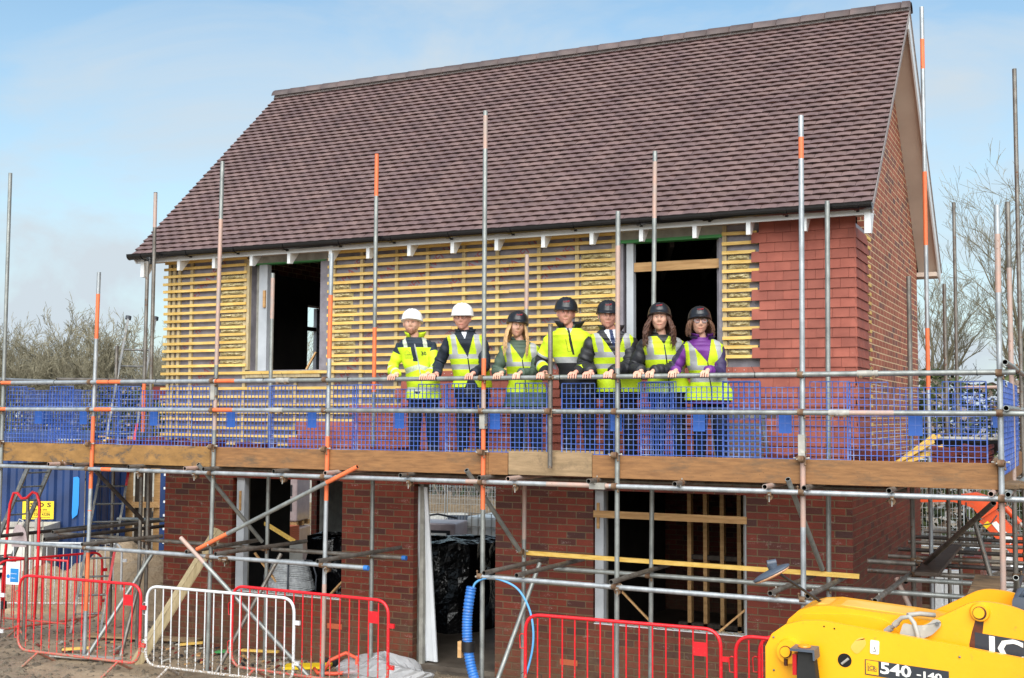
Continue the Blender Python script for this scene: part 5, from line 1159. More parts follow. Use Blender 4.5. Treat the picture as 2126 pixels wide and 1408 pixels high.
# sand heap
m = MB(); n = 60; r_ = random.Random(21)
def sandh(x, y):
    h = 0
    for cx_, cy_2, hh, ra in ((-2.9, 2.3, .85, 1.2), (-1.9, 1.9, .78, 1.0), (-3.9, 1.6, .5, 1.1), (-1.2, 2.6, .7, .9)): d = sqrt((x-cx_)**2+(y-cy_2)**2); h = max(h, hh*max(0, 1-d/(ra*1.25))**.9*1.15)
    return h
vs = [(-5.2+5.1*i/n, .3+3.9*j/n, -.05+sandh(-5.2+5.1*i/n, .3+3.9*j/n)+(.05*r_.uniform(-1, 1)+.04*sin(i*.9)*sin(j*.7) if sandh(-5.2+5.1*i/n, .3+3.9*j/n) > .03 else 0)) for j in range(n+1) for i in range(n+1)]
m.add(vs, [(j*(n+1)+i, j*(n+1)+i+1, (j+1)*(n+1)+i+1, (j+1)*(n+1)+i) for j in range(n) for i in range(n)], 'sand', True); m.build('sand_heap', kind='stuff')
# leaning hollow channel, planks, rubble bits
m = MB(); a, b = Vector((.84, -1.36, -.03)), Vector((1.33, -.5, 1.5)); d = (b-a).normalized(); A_, B_ = basis(d)
for k, (wu, wv, ou, ov) in enumerate(((.14, .012, 0, -.045), (.14, .012, 0, .045), (.012, .09, -.064, 0), (.012, .09, .064, 0))): m.beam(a+A_*ou+B_*ov, b+A_*ou+B_*ov, wu, wv, 'counter_batten')
m.build('box_channel', None, 'long pale hollow box section leaning on the scaffold by the left pier', 'channel')
m = MB(); m.prism([(-.09, 0), (.09, 0), (.09, .02), (.05, .03), (.045, .012), (-.045, .012), (-.05, .03), (-.09, .02)], lambda u, v, w_: (3.96-.1*w_/2.05+u, .22-v*1.2-.1*w_/2.05, .02+w_), 2.06, 'white_pvc'); m.build('leaning_trim', None, 'long white trim board leaning in the doorway', 'trim board')
m = MB(); m.beam((5.54, -.5, 1.455), (9.05, -.54, 1.43), .03, .045, 'yellow_timber', up=(0, 0, 1)); m.build('long_batten', None, 'long yellow batten lying across the lower tubes on the right', 'batten')
m = MB(); m.beam((1.42, .3, 1.52), (2.25, -.2, 1.38), .03, .045, 'yellow_timber', up=(0, 0, 1)); m.build('short_batten', None, 'short yellow batten poking from the left ground floor window', 'batten')
for lab, P in (('thin offcut leaning inside the left ground floor window', ((1.34, .2, 1.15), (1.7, .3, .7))), ('thin offcut leaning inside the left jamb of the right ground floor window', ((6.25, .2, 1.12), (6.7, .3, .66))), ('thin offcut leaning at the right jamb of the right ground floor window', ((7.8, .15, .95), (7.5, .1, .68))), ('thin offcut leaning at the right jamb of the left ground floor window', ((2.82, .12, .95), (2.5, .2, .68))), ('offcut leaning in the right corner of the left upstairs opening', ((2.28, .15, 3.72), (2.16, .12, 3.5)))):
    m = MB(); m.beam(P[0], P[1], .04, .02, 'timber'); m.build('timber_offcut', None, lab, 'offcut', 'timber offcuts leaning in the openings')
DB = [('yellow_timber', (.62, -.35, .0), (.86, -.2, .02), .06, 'yellow offcut lying on the mud under the left scaffold bay'), ('yellow_timber', (1.6, -.35, .02), (2.1, -.28, .03), .05, 'long yellow offcut lying at the foot of the left brick pier'), ('yellow_timber', (-.45, -1.25, .0), (-.15, -1.1, .02), .07, 'yellow offcut on the mud behind the left red barrier'),
      ('toe_board_grey', (-.9, -.4, .0), (.7, -.1, .02), .2, 'muddy plank lying on the ground behind the left red barrier'), ('steel_grey', (-.3, -1.55, .0), (.7, -1.45, .02), .12, 'wet grey plank flat on the mud behind the left red barrier'), ('green_paint', (1.33, -.5, .0), (1.5, -.45, .02), .1, 'scrap of green board on the mud by the left pier')]
for mt, a, b, w_, lab in DB: m = MB(); m.beam(Vector(a)+Vector((0, 0, .015)), Vector(b)+Vector((0, 0, .015)), w_, .025, mt, up=(0, 0, 1)); m.build('ground_offcut', None, lab, 'offcut', 'offcuts lying on the mud')
r_ = random.Random(77)
m = MB()
for i in range(150):
    x = r_.uniform(-1, 2.6); y = r_.uniform(-1.3, -.1); a = r_.uniform(0, 3); l_ = r_.uniform(.02, .08); z = ground_z(x, y)+.0
    m.beam((x, y, z), (x+l_*cos(a), y+l_*sin(a), z+r_.uniform(0, .02)), .03, .015, r_.choice(('stone', 'stone', 'timber', 'tile_stack', 'steel_grey', 'machine_dark')))
m.build('builders_litter', kind='stuff')
# ============================================================ THINGS BY THE DOOR
def sheetlump(name, label, cat, cx_, cy_2, base, rx, ry, h, mat, seed, flat=.75, nn=34):
    R2 = random.Random(seed); m = MB(); rings = []; ph = [R2.uniform(0, 6) for _ in range(8)]
    for i in range(13):
        v = i/12; ring = []
        for j in range(nn):
            a = 2*pi*j/nn; ex = 4 if flat > .6 else 2.4; k = (abs(cos(a))**ex+abs(sin(a))**ex)**(-1/ex)
            rad = 1-.10*v**3-(max(0, v-flat)/(1-flat+1e-6))**2*.9 if v < 1 else .04
            rad *= 1+.045*sin(5*a+ph[0]+v*4)+.03*sin(9*a+ph[1]-v*6)+.02*sin(17*a+ph[2]+v*11)
            z = base+h*min(1, v/flat)**.9+.02*sin(3*a+ph[3])*v+.012*sin(13*a+v*9)
            ring.append((cx_+rx*k*cos(a)*rad, cy_2+ry*k*sin(a)*rad, z))
        rings.append(ring)
    m.loft(rings, mat, cap=True, smooth=False); return m.build(name, None, label, cat)
sheetlump('wrapped_pallet', 'tall load wrapped in black plastic inside the left ground floor window', 'wrapped pallet', 1.75, 1.75, 0, .52, .5, 1.27, 'plastic_black', 3, .85)
sheetlump('wrapped_pallet', 'big load wrapped in black plastic filling the doorway', 'wrapped pallet', 2.9, 2.55, 0, .66, .62, 1.2, 'plastic_black', 8, .85)
m = MB(); r_ = random.Random(31); rings = []
for i in range(9):
    v = i/8; rings.append([(3.75+.58*(1-v**2.2)*cos(a)*(1+.12*sin(5*a+i)), -.5+.36*(1-v**2.2)*sin(a)*(1+.12*cos(4*a+i*2)), -.03+.24*v+.035*sin(3*a+i)) for a in [2*pi*k/26 for k in range(26)]])
m.loft(rings, 'clear_sheet', smooth=False); m.build('plastic_sheet', None, 'crumpled clear plastic sheet on the mud in front of the doorway', 'plastic sheet')
m = MB(); m.pipe([(3.1, -.75, 0), (3.15, -.7, .12), (3.3, -.6, .2), (3.45, -.6, .15), (3.5, -.7, .02), (3.3, -.85, .01), (3.12, -.9, .01), (3.0, -.8, .03)], .022, 'orange_plastic', 8); m.build('orange_duct', None, 'short length of orange duct beside the clear plastic sheet', 'duct')
m = MB(); m.beam((2.55, -.75, .0), (3.05, -.55, .02), .22, .03, 'sign_yellow', up=(0, 0, 1)); m.build('hazard_board', None, 'muddy yellow board on the ground behind the middle red barrier', 'board')
m = MB(); m.beam((2.8, -.35, .02), (3.05, -.4, .02), .07, .07, 'machine_dark'); m.build('black_fitting', None, 'black plastic fitting on the mud below the left window', 'fitting')
# grey coiled duct on the sill
t = thing('cable_coil', 'big coil of ribbed grey duct standing in the left ground floor window', 'coil', (1.68, .48, .66))
m = MB(); r_ = random.Random(5)
for k in range(17):
    z = .68+.021*k; R2 = .34-.006*k+r_.uniform(-.006, .006); m.pipe([(1.66+R2*cos(2*pi*j/26), .52+R2*.8*sin(2*pi*j/26), z+.004*sin(j+k)) for j in range(26)], .0125, 'cable_grey', 6, closed=True)
m.build('coils', t)
for a in (-2.3, -1.1, .4): m = MB(); m.pipe([(1.66+R2_*cos(a), .52+R2_*.8*sin(a), z) for R2_, z in ((.2, .66), (.36, .66), (.365, .85), (.30, 1.04), (.2, 1.04))], .012, 'strap_dark', 6); m.build('strap', t)
# blue corrugated duct and pale blue pipe strapped to the standard
t = thing('blue_duct', 'ribbed bright blue duct strapped upright to the scaffold pole at the doorway', 'duct', (5.4, -1.45, 0))
path = [(5.37, -1.45, 1.2), (5.345, -1.47, .98), (5.34, -1.48, .78), (5.36, -1.49, .58), (5.41, -1.5, .38), (5.5, -1.52, .2), (5.62, -1.55, .06)]
def smoothpath(P, n):
    P = [Vector(p) for p in P]; out_ = []
    for i in range(len(P)-1):
        p0, p1, p2, p3 = P[max(i-1, 0)], P[i], P[i+1], P[min(i+2, len(P)-1)]
        for k in range(n): u = k/n; out_.append(.5*((2*p1)+(p2-p0)*u+(2*p0-5*p1+4*p2-p3)*u*u+(3*p1-p0-3*p2+p3)*u**3))
    return out_+[P[-1]]
sp_ = smoothpath(path, 28); m = MB(); m.pipe(sp_, [.053 if (i//2) % 2 else .047 for i in range(len(sp_))], 'hose_blue', 18); m.build('duct', t)
m = MB(); m.tube((5.36, -1.49, .56), (5.36, -1.49, .66), .07, 'strap_black', 16); m.bx(5.27, 5.31, -1.55, -1.5, .5, .66, 'timber'); m.build('tie', t)
t = MB(); t.pipe(smoothpath([(5.38, -1.46, 1.12), (5.42, -1.46, 1.24), (5.55, -1.46, 1.3), (5.72, -1.46, 1.29), (5.9, -1.44, 1.2), (6.02, -1.42, .98), (6.05, -1.42, .7), (5.98, -1.42, .4), (5.85, -1.42, .15), (5.75, -1.42, 0)], 8), .0115, 'pipe_lightblue', 8); t.build('water_pipe', None, 'thin pale blue water pipe looping from the top of the ribbed duct', 'pipe')
m = MB(); m.pipe([(5.72, -1.0, .28), (5.75, -1.0, .3), (5.95, -1.0, .29), (5.97, -1.0, .1)], .004, 'strap_black', 5); m.build('wire_loop', None, 'thin black wire loop sticking up in front of the middle brick pier', 'wire')
m = MB(); m.bx(6.95, 7.25, -1.2, -1.0, .0, .1, 'hose_blue'); m.build('blue_crate', None, 'low blue object behind the long red barrier under the right window', 'crate', bevel=.01)
# ============================================================ SEEN THROUGH THE HOUSE
def pallet_pack(label, x, y, z, a=0, terr=False):
    t = thing('brick_pack', label, 'brick pack', (x, y, z), a, 'wrapped packs behind the house'); m = MB(); m.bx(-.5, .5, -.4, .4, .1, .95, 'pack_wrap'); m.build('wrapped_load', t, local=True, bevel=.03)
    for zz in (.55, .25): m = MB(); m.bx(-.05, .4, -.406, -.402, zz+.05, zz+.27, 'pack_black'); m.build('label_panel', t, local=True); m = MB(); m.bx(0, .33, -.409, -.407, zz+.17, zz+.22, 'decal_white'); m.build('label_strip', t, local=True)
    m = MB(); [m.bx(-.5, .5, yy-.05, yy+.05, 0, .09, 'timber') for yy in (-.35, 0, .35)]; m.build('pallet', t, local=True); return t
pallet_pack('upper of two plastic wrapped packs behind the house, black labels', -3.55, 7.2, .72, .3); pallet_pack('lower of two plastic wrapped packs behind the house', -3.5, 7.15, -.25, .25)
pallet_pack('pink wrapped pack beside the doorway view with orange scrap on top', .05, 7.2, .0, .2)
m = MB(); [m.bx(-3.05, -2.55, 6.1, 6.5, .5+.035*k, .53+.035*k, 'terracotta') for k in range(9)]; m.bx(-3.1, -2.5, 6.05, 6.55, 0, .5, 'tank_white'); m.build('terracotta_stack', None, 'stack of orange terracotta slabs behind the left window', 'slab stack')
for x, lab in ((-3.02, 'yellow drum left of the block wall behind the house'), (-2.62, 'yellow drum nearest the block wall behind the house')):
    t = thing('yellow_drum', lab, 'drum', (x, 8.4, 0)); m = MB(); m.lathe([(.2, 0), (.22, .02), (.22, .75), (.2, .78)], (x, 8.4, .1), 'bin_yellow', 18); m.build('body', t); m = MB(); m.lathe([(.14, 0), (.15, .3), (.2, .5), (.12, .62)], (x, 8.4, .88), 'machine_grey', 14); m.build('pump_head', t)
t = thing('red_trolley', 'red tubular trolley handle standing among the packs behind the house', 'trolley', (-3.4, 6.6, 0)); m = MB(); m.pipe([(-4.3, 6.6, 1.55), (-3.5, 6.6, 1.5), (-3.32, 6.6, 1.45), (-3.28, 6.6, 1.3), (-3.42, 6.6, .7), (-3.5, 6.6, .1)], .028, 'barrier_red', 8); m.build('handle', t); m = MB(); m.bx(-4.3, -3.4, 6.4, 6.8, .05, .12, 'barrier_red'); m.build('base', t)
t = thing('water_tank', 'white plastic water tank in a steel cage beyond the doorway', 'tank', (.9, 8.2, 0))
m = MB(); m.bx(.42, 1.38, 7.7, 8.7, .15, 1.02, 'ibc_white'); m.build('tank', t, bevel=.05)
m = MB(); [m.bx(.4+.14*k-.006, .4+.14*k+.006, 7.68, 7.692, .1, 1.08, 'steel_grey') for k in range(8)]; [m.bx(.4, 1.4, 7.675, 7.687, .1+.245*k-.006, .1+.245*k+.006, 'steel_grey') for k in range(5)]; m.build('cage', t)
m = MB(); m.pipe([(-.3, 7.0, .8), (-.1, 7.0, 1.05), (.2, 7.0, 1.1), (.5, 7.2, 1.02)], .02, 'machine_dark', 6); m.build('black_hose', None, 'black hose arching over beside the caged water tank', 'hose')
m = MB(); m.pipe([(-.6, 6.6, 1.2), (-.2, 6.6, 1.1), (.05, 6.7, .8), (.1, 6.8, .5)], .018, 'tank_white', 6); m.build('white_pipe', None, 'white pipe curving down beside the pink wrapped pack', 'pipe')
t = thing('chapter_barrier', 'orange plastic barrier seen low at the right edge of the doorway', 'barrier', (2.5, 6.6, 0)); m = MB(); [m.bx(1.9+.09*k, 1.93+.09*k, 6.6, 6.64, .15, .95, 'orange_plastic') for k in range(9)]; m.bx(1.88, 2.68, 6.59, 6.65, .93, 1.0, 'orange_plastic'); m.bx(1.88, 2.68, 6.59, 6.65, .1, .2, 'orange_plastic'); m.build('panel', t)
# steel mesh fence panels
def heras(label, x, y, rz, z=0, w_=3.4, h=2.0, n=44):
    t = thing('mesh_fence_panel', label, 'mesh fence', (x, y, z), rz, 'steel mesh fence panels behind the house')
    m = MB(); m.pipe([(u, 0, v) for u, v in rr([(0, .12, 0), (w_, .12, 0), (w_, h, .18), (0, h, .18)], 6)], .02, 'galvanised_light', 8, closed=True); m.build('frame', t, local=True)
    m = MB(); [m.bx(w_*k/n-.003, w_*k/n+.003, -.003, .003, .14, h-.02, 'galvanised_light') for k in range(1, n)]; [m.bx(0, w_, -.0045, -.0015, .12+(h-.12)*k/9-.003, .12+(h-.12)*k/9+.003, 'galvanised_light') for k in range(1, 9)]; m.build('mesh', t, local=True)
    m = MB(); m.bx(-.1, .12, -.35, .35, -.02, .12, 'machine_dark'); m.build('foot_block', t, local=True); return t
for lab, x, y, rz in (('mesh fence panel at the left of the doorway view', -6.6, 13.0, .12), ('mesh fence panel in the middle of the doorway view with a red tag', -3.15, 13.4, .12), ('mesh fence panel at the right of the doorway view', .3, 13.8, .12), ('mesh fence panel up the bank at the left of the doorway view', -10.5, 17.0, .1), ('mesh fence panel up the bank in the middle of the doorway view', -7.0, 17.4, .1), ('mesh fence panel up the bank at the right of the doorway view', -3.5, 17.8, .1),
                      ('mesh fence panel seen through the left window', -13.0, 14.0, .1), ('low mesh fence panel at the right beyond the scaffold', 5.2, 15.2, .0), ('mesh fence panel beyond the white window frames', 8.7, 15.3, .0), ('mesh fence panel at the far right beyond the scaffold', 12.2, 15.4, .0)): heras(lab, x, y, rz)
m = MB(); m.bx(-2.95, -2.7, 13.36, 13.38, 1.55, 1.72, 'barrier_red'); m.build('red_tag', None, 'small red tag fixed to the mesh fence beyond the doorway', 'tag')
# earth bank, low wall and far buildings
m = MB(); n = 50; r_ = random.Random(2)
vs = []
for j in range(n+1):
    for i in range(n+1):
        x = -30+34*i/n; y = 11.5+14*j/n; k = min(1, max(0, (y-13.2)/6)); z = -.05+.5*k*k*(3-2*k)+(.12*hsh(x*.8, y*.9)+.05*r_.uniform(-1, 1))*k; vs.append((x, y, z))
m.add(vs, [(j*(n+1)+i, j*(n+1)+i+1, (j+1)*(n+1)+i+1, (j+1)*(n+1)+i) for j in range(n) for i in range(n)], 'straw', True); m.build('earth_bank', kind='structure')
m = MB(); [m.beam((x, 15.2, .12+.03*k), (x+2.2, 15.6, .2), .5, .03, 'decal_dark' if k % 2 else 'steel_grey', up=(0, -.5, 1)) for k, x in enumerate((-6, -4.2, -2.4))]; m.build('ground_sheet', None, 'grey plastic sheeting laid on the bank below the far mesh fence', 'sheeting')
t = thing('block_wall', 'weathered block boundary wall seen through the left ground floor window', 'wall', (-12, 17, 0)); m = MB(); m.bx(-17, -7.5, 16.8, 17.1, 0, 1.75, 'block'); m.build('blockwork', t); m = MB(); m.bx(-17.1, -7.4, 16.75, 17.15, 1.755, 1.83, 'lead_grey'); m.build('coping', t)
t = thing('far_house', 'white rendered house far behind the left ground floor window', 'house', (-18, 26, 0)); m = MB(); m.bx(-22, -13, 26, 31, 0, 2.6, 'fascia_white'); m.build('wall', t); m = MB(); m.prism([(25.5, 2.6), (31.5, 2.6), (28.5, 4.4)], lambda u, v, w_: (-22.3+w_, u, v), 9.6, 'ridge_tile'); m.build('roof', t)
for x in (-20, -17.4, -15): m = MB(); m.bx(x, x+1, 25.96, 25.99, 1.2, 2.0, 'machine_grey'); m.build('window', t)
# ============================================================ RIGHT YARD
t = thing('part_built_wall', 'low part built brick wall behind the right hand scaffold', 'wall', (8.9, 7.1, 0)); m = MB(); m.bx(7.2, 9.55, 6.9, 7.0, -.1, .85, 'brick_red'); m.bx(9.45, 9.55, 7.0, 9.2, -.1, .85, 'brick_red'); m.build('brickwork', t); m = MB(); m.bx(8.5, 9.3, 6.6, 6.88, -.05, .1, 'toe_board_grey'); m.build('ledge', t)
fi = 0
for lab, (x, y, z), (rx_, ry_, rz_), w_, h in (('white window frame lying flat on top of the frame heap', (9.35, 9.6, .25), (1.25, .1, .6), 1.0, .9), ('white window frame leaning to the left in the heap', (8.9, 9.0, .05), (.7, .3, -.3), .8, .8), ('white window frame standing nearest the corner pole', (10.1, 8.6, -.05), (.5, -.1, .5), 1.0, .8), ('white window frame half under the others in the heap', (9.7, 8.4, .1), (1.2, -.1, 1.2), 1.2, 1.0),
                      ('white window frame propped at the back of the heap', (9.6, 10.2, .0), (.2, .2, .2), .8, .9), ('white door panel at the right end of the frame heap', (10.3, 8.0, -.1), (.4, .1, -.6), .7, .85), ('small white window frame seen just beside the brick gable', (8.95, 6.4, .1), (.1, .0, .3), .35, .6)):
    t = thing('window_frame', lab, 'window frame', (x, y, z), 0, 'white window frames heaped behind the scaffold'); t.rotation_euler = (rx_, ry_, rz_)
    m = MB()
    for a in ((0, w_, 0, .09), (0, w_, h-.09, h)): m.bx(a[0], a[1], -.03, .03, a[2], a[3], 'fascia_white')
    for a in ((0, .09), (w_-.09, w_), (w_/2-.04, w_/2+.04)): m.bx(a[0], a[1], -.029, .029, .091, h-.091, 'fascia_white')
    m.build('frame', t, local=True); m = MB(); m.bx(.09, w_-.09, -.004, .004, .09, h-.09, 'pack_wrap' if fi % 2 else 'sign_white'); m.build('pane', t, local=True); fi += 1
t = thing('excavator', 'orange excavator arm reaching down beyond the right hand scaffold', 'excavator', (12.5, 10.6, 0))
XE = lambda y: (lambda u, v, w_: (u, y+w_, v))
m = MB(); m.prism([(8.25, 1.42), (8.25, 1.52), (8.9, 1.56), (9.25, 1.62), (9.62, 1.5), (9.6, 1.36), (9.35, 1.18), (9.2, 1.36), (8.9, 1.45)], XE(10), .3, 'excavator_orange'); m.build('bucket_arm', t)
m = MB(); m.prism([(9.3, 1.12), (9.55, 1.36), (10.2, .62), (9.95, .45)], XE(10.05), .22, 'excavator_orange'); m.build('dipper', t)
m = MB(); m.prism([(9.36, 1.06), (9.44, 1.14), (9.5, 1.08), (9.42, 1.0)], XE(10.04), .005, 'sign_yellow'); m.prism([(9.5, 1.1), (9.58, 1.14), (9.82, .86), (9.74, .8)], XE(10.04), .005, 'decal_white'); m.build('decal', t)
m = MB(); m.tube((9.62, 10.15, 1.5), (9.95, 10.15, 1.12), .05, 'excavator_orange', 12); m.tube((9.95, 10.15, 1.12), (10.3, 10.15, .72), .03, 'steel_grey', 10); m.build('ram', t)
m = MB(); m.pipe([(9.1, 10.0, 1.45), (9.1, 9.95, 1.2), (9.25, 9.95, 1.05), (9.5, 9.95, 1.1), (9.6, 9.95, 1.25)], .012, 'machine_dark', 6); m.build('hose', t)
m = MB(); m.prism([(10.2, .4), (10.4, 1.0), (11.2, 1.6), (12.3, 1.9), (12.5, 1.5), (11.4, 1.1), (10.7, .5)], XE(10.05), .25, 'excavator_orange'); m.build('boom', t)
m = MB(); m.bx(12.2, 14.6, 9.4, 11.6, .8, 1.9, 'excavator_orange'); m.bx(12.3, 13.3, 9.4, 10.4, 1.9, 2.9, 'machine_dark'); m.build('cab', t, bevel=.06)
for y in (9.4, 11.2): m = MB(); m.prism(rr([(12.0, 0, .3), (14.8, 0, .3), (14.8, .75, .35), (12.0, .75, .35)]), XE(y), .45, 'rubber'); m.build('track', t)
# ============================================================ ON THE DECK
def stack(label, x, y, w_, n, z=2.38, a=0, bow=.02, dd=.27):
    m = MB(); R2 = random.Random(int(x*31)+5); ca, sa = cos(a), sin(a)
    for k in range(n):
        dx, dy = R2.uniform(-.012, .012), R2.uniform(-.012, .012); N = 6; vs = []
        for yy in (-dd/2, dd/2):
            for i in range(N+1):
                u = -w_/2+w_*i/N; zz = z+.0125*k+bow*(2*i/N-1)**2; q = (x+(u+dx)*ca-(yy+dy)*sa, y+(u+dx)*sa+(yy+dy)*ca); vs += [(q[0], q[1], zz), (q[0], q[1], zz+.011)]
        fs = []; M_ = 2*(N+1)
        for i in range(N): fs += [(2*i, 2*i+2, 2*i+3, 2*i+1), (M_+2*i, M_+2*i+1, M_+2*i+3, M_+2*i+2), (2*i+1, 2*i+3, M_+2*i+3, M_+2*i+1), (2*i, M_+2*i, M_+2*i+2, 2*i+2)]
        fs += [(0, 1, M_+1, M_), (2*N, M_+2*N, M_+2*N+1, 2*N+1)]
        m.add(vs, fs, 'tile_stack')
    return m.build('tile_stack', None, label, 'tile stack', 'stacks of red tiles on the scaffold deck')
for lab, x, y, w_, n in (('long low stack of red tiles at the far left of the deck', -1.15, -.55, .5, 13), ('stack of red tiles left of the first batten corner', -.45, -.7, .45, 14), ('stack of red tiles against the left batten corner', .1, -.75, .5, 17), ('wide stack of red tiles beneath the left battens', .62, -.7, .52, 18),
                         ('stack of red tiles with curling ends under the left battens', 1.2, -.7, .55, 17), ('stack of red tiles just left of the stepped tile edge', 2.02, -.7, .42, 16), ('stack of red tiles beside the man in the yellow jacket', 3.95, -.75, .35, 14), ('stack of red tiles behind the mesh at the foot of the brick gable', 9.22, -.85, .36, 20), ('small upright stack of red tiles below the right hand pole', 8.42, -.85, .25, 15)):
    stack(lab, x, y, w_, n)
stack('tall double stack of red tiles at the right end of the deck', 10.12, -.55, .25, 24); stack('second tall stack of red tiles beside the corner post', 9.84, -.35, .25, 22)
t = thing('tub', 'white plastic tub lying on the deck at the left end', 'tub', (-.95, -.75, 2.376)); m = MB(); m.lathe([(.11, 0), (.14, .2), (.15, .2), (.15, .22), (.13, .22)], (-.95, -.75, 2.376), 'tank_white', 20); m.build('tub_body', t)
m = MB(); [m.beam((-1.25+.1*k, -.2+.03*k, 2.4+.022*k), (-.85+.05*k, -.5, 2.43+.03*k), .045, .022, 'yellow_timber') for k in range(7)]; m.build('offcut_pile', None, 'pile of pale batten offcuts on the deck behind the left mesh panels', 'offcut pile')
t = thing('ladder_gate', 'yellow and red ladder gate at the left end of the deck', 'gate', (-.2, .15, 2.38))
m = MB(); m.bx(-.42, -.38, .1, .14, 2.38, 3.34, 'sign_yellow'); m.build('post', t); m = MB(); m.bx(-.38, .05, .11, .13, 3.12, 3.3, 'tile_stack'); m.build('top_panel', t); m = MB(); m.bx(-.38, .05, .11, .13, 2.4, 2.62, 'tile_stack'); m.build('bottom_panel', t); m = MB(); [m.bx(-.38+.06*k, -.377+.06*k, .118, .122, 2.62, 3.12, 'sign_yellow') for k in range(8)]; m.build('mesh', t)
t = thing('work_stand', 'grey slatted work stand with a light top beside the woman in purple', 'work stand', (7.95, -.75, 2.376))
m = MB(); m.bx(7.72, 8.28, -.95, -.5, 2.92, 2.96, 'aluminium'); m.bx(7.78, 7.95, -.85, -.6, 2.965, 3.0, 'hat_white'); m.build('top', t, bevel=.004)
for x0, x1 in ((7.72, 7.78), (8.22, 8.32)): m = MB(); m.beam((x0+.02, -.93, 2.92), (x1-.01 if x0 > 8 else x0+.08, -.95, 2.38), .03, .03, 'aluminium'); m.build('leg', t)
m = MB(); [m.bx(7.78+.004*k, 8.24, -.92, -.905, 2.42+.052*k, 2.462+.052*k, 'slat_grey') for k in range(9)]; m.build('slatted_side', t)
m = MB(); r_ = random.Random(9); [m.beam((9.25+.03*k, -.55+.05*k, 2.42+.02*k), (9.75+r_.uniform(-.05, .05), -.35+.04*k, 2.62+.03*k+r_.uniform(-.05, .08)), .05, .025, 'yellow_timber') for k in range(6)]; [m.beam((9.4, -.7+.05*k, 2.4+.012*k), (10.0, -.75+.06*k, 2.42+.02*k), .045, .022, 'yellow_timber') for k in range(5)]; m.build('offcut_pile', None, 'pile of yellow batten offcuts on the deck by the brick gable', 'offcut pile')
t = thing('wheelbarrow', 'dark barrow with a pale rim at the right end of the deck', 'barrow', (9.95, .5, 2.376)); m = MB(); m.loft([[(9.95+a*k, .5+b*k*.7, 2.5+z) for a, b in [(.36*cos(2*pi*j/20), .45*sin(2*pi*j/20)) for j in range(20)]] for k, z in ((.55, 0), (.9, .18), (1.0, .22))], 'machine_dark', cap=True); m.build('tray', t); m = MB(); m.pipe([(9.95+.37*cos(2*pi*j/24), .5+.33*sin(2*pi*j/24), 2.73) for j in range(24)], .014, 'steel_grey', 6, closed=True); m.build('rim', t); m = MB(); m.tube((9.93, .2, 2.47), (9.97, .2, 2.47), .095, 'rubber', 18); m.build('wheel', t)
m = MB(); m.beam((9.5, -1.0, 2.4), (10.1, -.95, 2.42), .12, .02, 'sign_white'); m.beam((9.7, -1.05, 2.43), (10.2, -1.08, 2.47), .06, .02, 'steel_grey'); m.build('trim_offcuts', None, 'white and grey trim offcuts lying at the right end of the deck', 'offcuts')
# ============================================================ YELLOW TELEHANDLER (rear end of the boom)
TY = -5.0
t = thing('telehandler', 'yellow telescopic handler, its boom and rear corner filling the bottom right corner', 'telehandler', (11.5, -4.0, 0))
Pn = XZ(TY)
m = MB(); outl = [(9.25, .9), (9.25, 1.56), (9.29, 1.64), (9.37, 1.70), (9.47, 1.73), (9.58, 1.74), (9.96, 1.70), (10.25, 1.67), (10.68, 1.62), (13.4, 1.3), (13.4, .9)]
m.prism(outl, Pn, .04, 'machine_yellow'); m.build('side_plate', t, bevel=.006)
m = MB(); m.prism(outl, XZ(TY+.72), .04, 'machine_yellow'); m.build('side_plate', t, bevel=.006)
inn = [(9.31, 1.2), (9.31, 1.62), (9.345, 1.70), (9.41, 1.76), (9.5, 1.79), (9.6, 1.80), (10.1, 1.765), (10.7, 1.70), (13.3, 1.42), (13.3, 1.1)]
m = MB(); m.prism(inn, XZ(TY+.2), .40, 'machine_yellow'); m.build('boom', t, bevel=.025)
m = MB(); m.prism([(9.52, 1.7985), (9.7, 1.796), (10.06, 1.771), (10.05, 1.769), (9.5, 1.79)], XZ(TY+.28), .24, 'machine_worn'); m.build('worn_strip', t)
for (a, b) in (((9.36, 1.66), (10.02, 1.715)),):
    m = MB(); m.prism(rr([(9.36, 1.5, 0), (9.38, 1.735, .08), (9.75, 1.76, .04), (9.98, 1.735, .1), (10.06, 1.5, 0)]), XZ(TY+.185), .016, 'machine_yellow'); m.build('reinforcing_plate', t, bevel=.005)
hump = rr([(10.08, 1.2, 0), (10.12, 1.735, .04), (10.33, 1.85, .06), (10.42, 1.905, .07), (10.6, 1.90, .1), (10.85, 1.80, .1), (11.6, 1.5, .1), (11.8, 1.2, 0)])
m = MB(); m.prism(hump, XZ(TY+.09), .035, 'machine_yellow'); m.build('rear_side_plate', t, bevel=.006); m = MB(); m.prism(hump, XZ(TY+.62), .035, 'machine_yellow'); m.build('rear_side_plate', t, bevel=.006)
def disc(m, x, y, z, r, mat, th=.01, n=24, r2=None): m.tube((x, y, z), (x, y-th, z), r, mat, n, r2=r2)
m = MB(); disc(m, 9.40, TY, 1.55, .078, 'machine_yellow', .05, r2=.07); disc(m, 9.385, TY-.05, 1.55, .035, 'rust_grease', .01); disc(m, 9.385, TY-.06, 1.552, .029, 'machine_yellow', .018); m.tube((9.385, TY-.055, 1.51), (9.385, TY-.055, 1.47), .012, 'rust_grease', 8); m.build('pivot_pin', t)
m = MB(); disc(m, 10.455, TY+.09, 1.845, .056, 'machine_yellow', .03, r2=.048); disc(m, 10.455, TY+.06, 1.843, .037, 'rust_grease', .006); disc(m, 10.452, TY+.054, 1.846, .030, 'machine_yellow', .02); m.build('ram_pin', t)
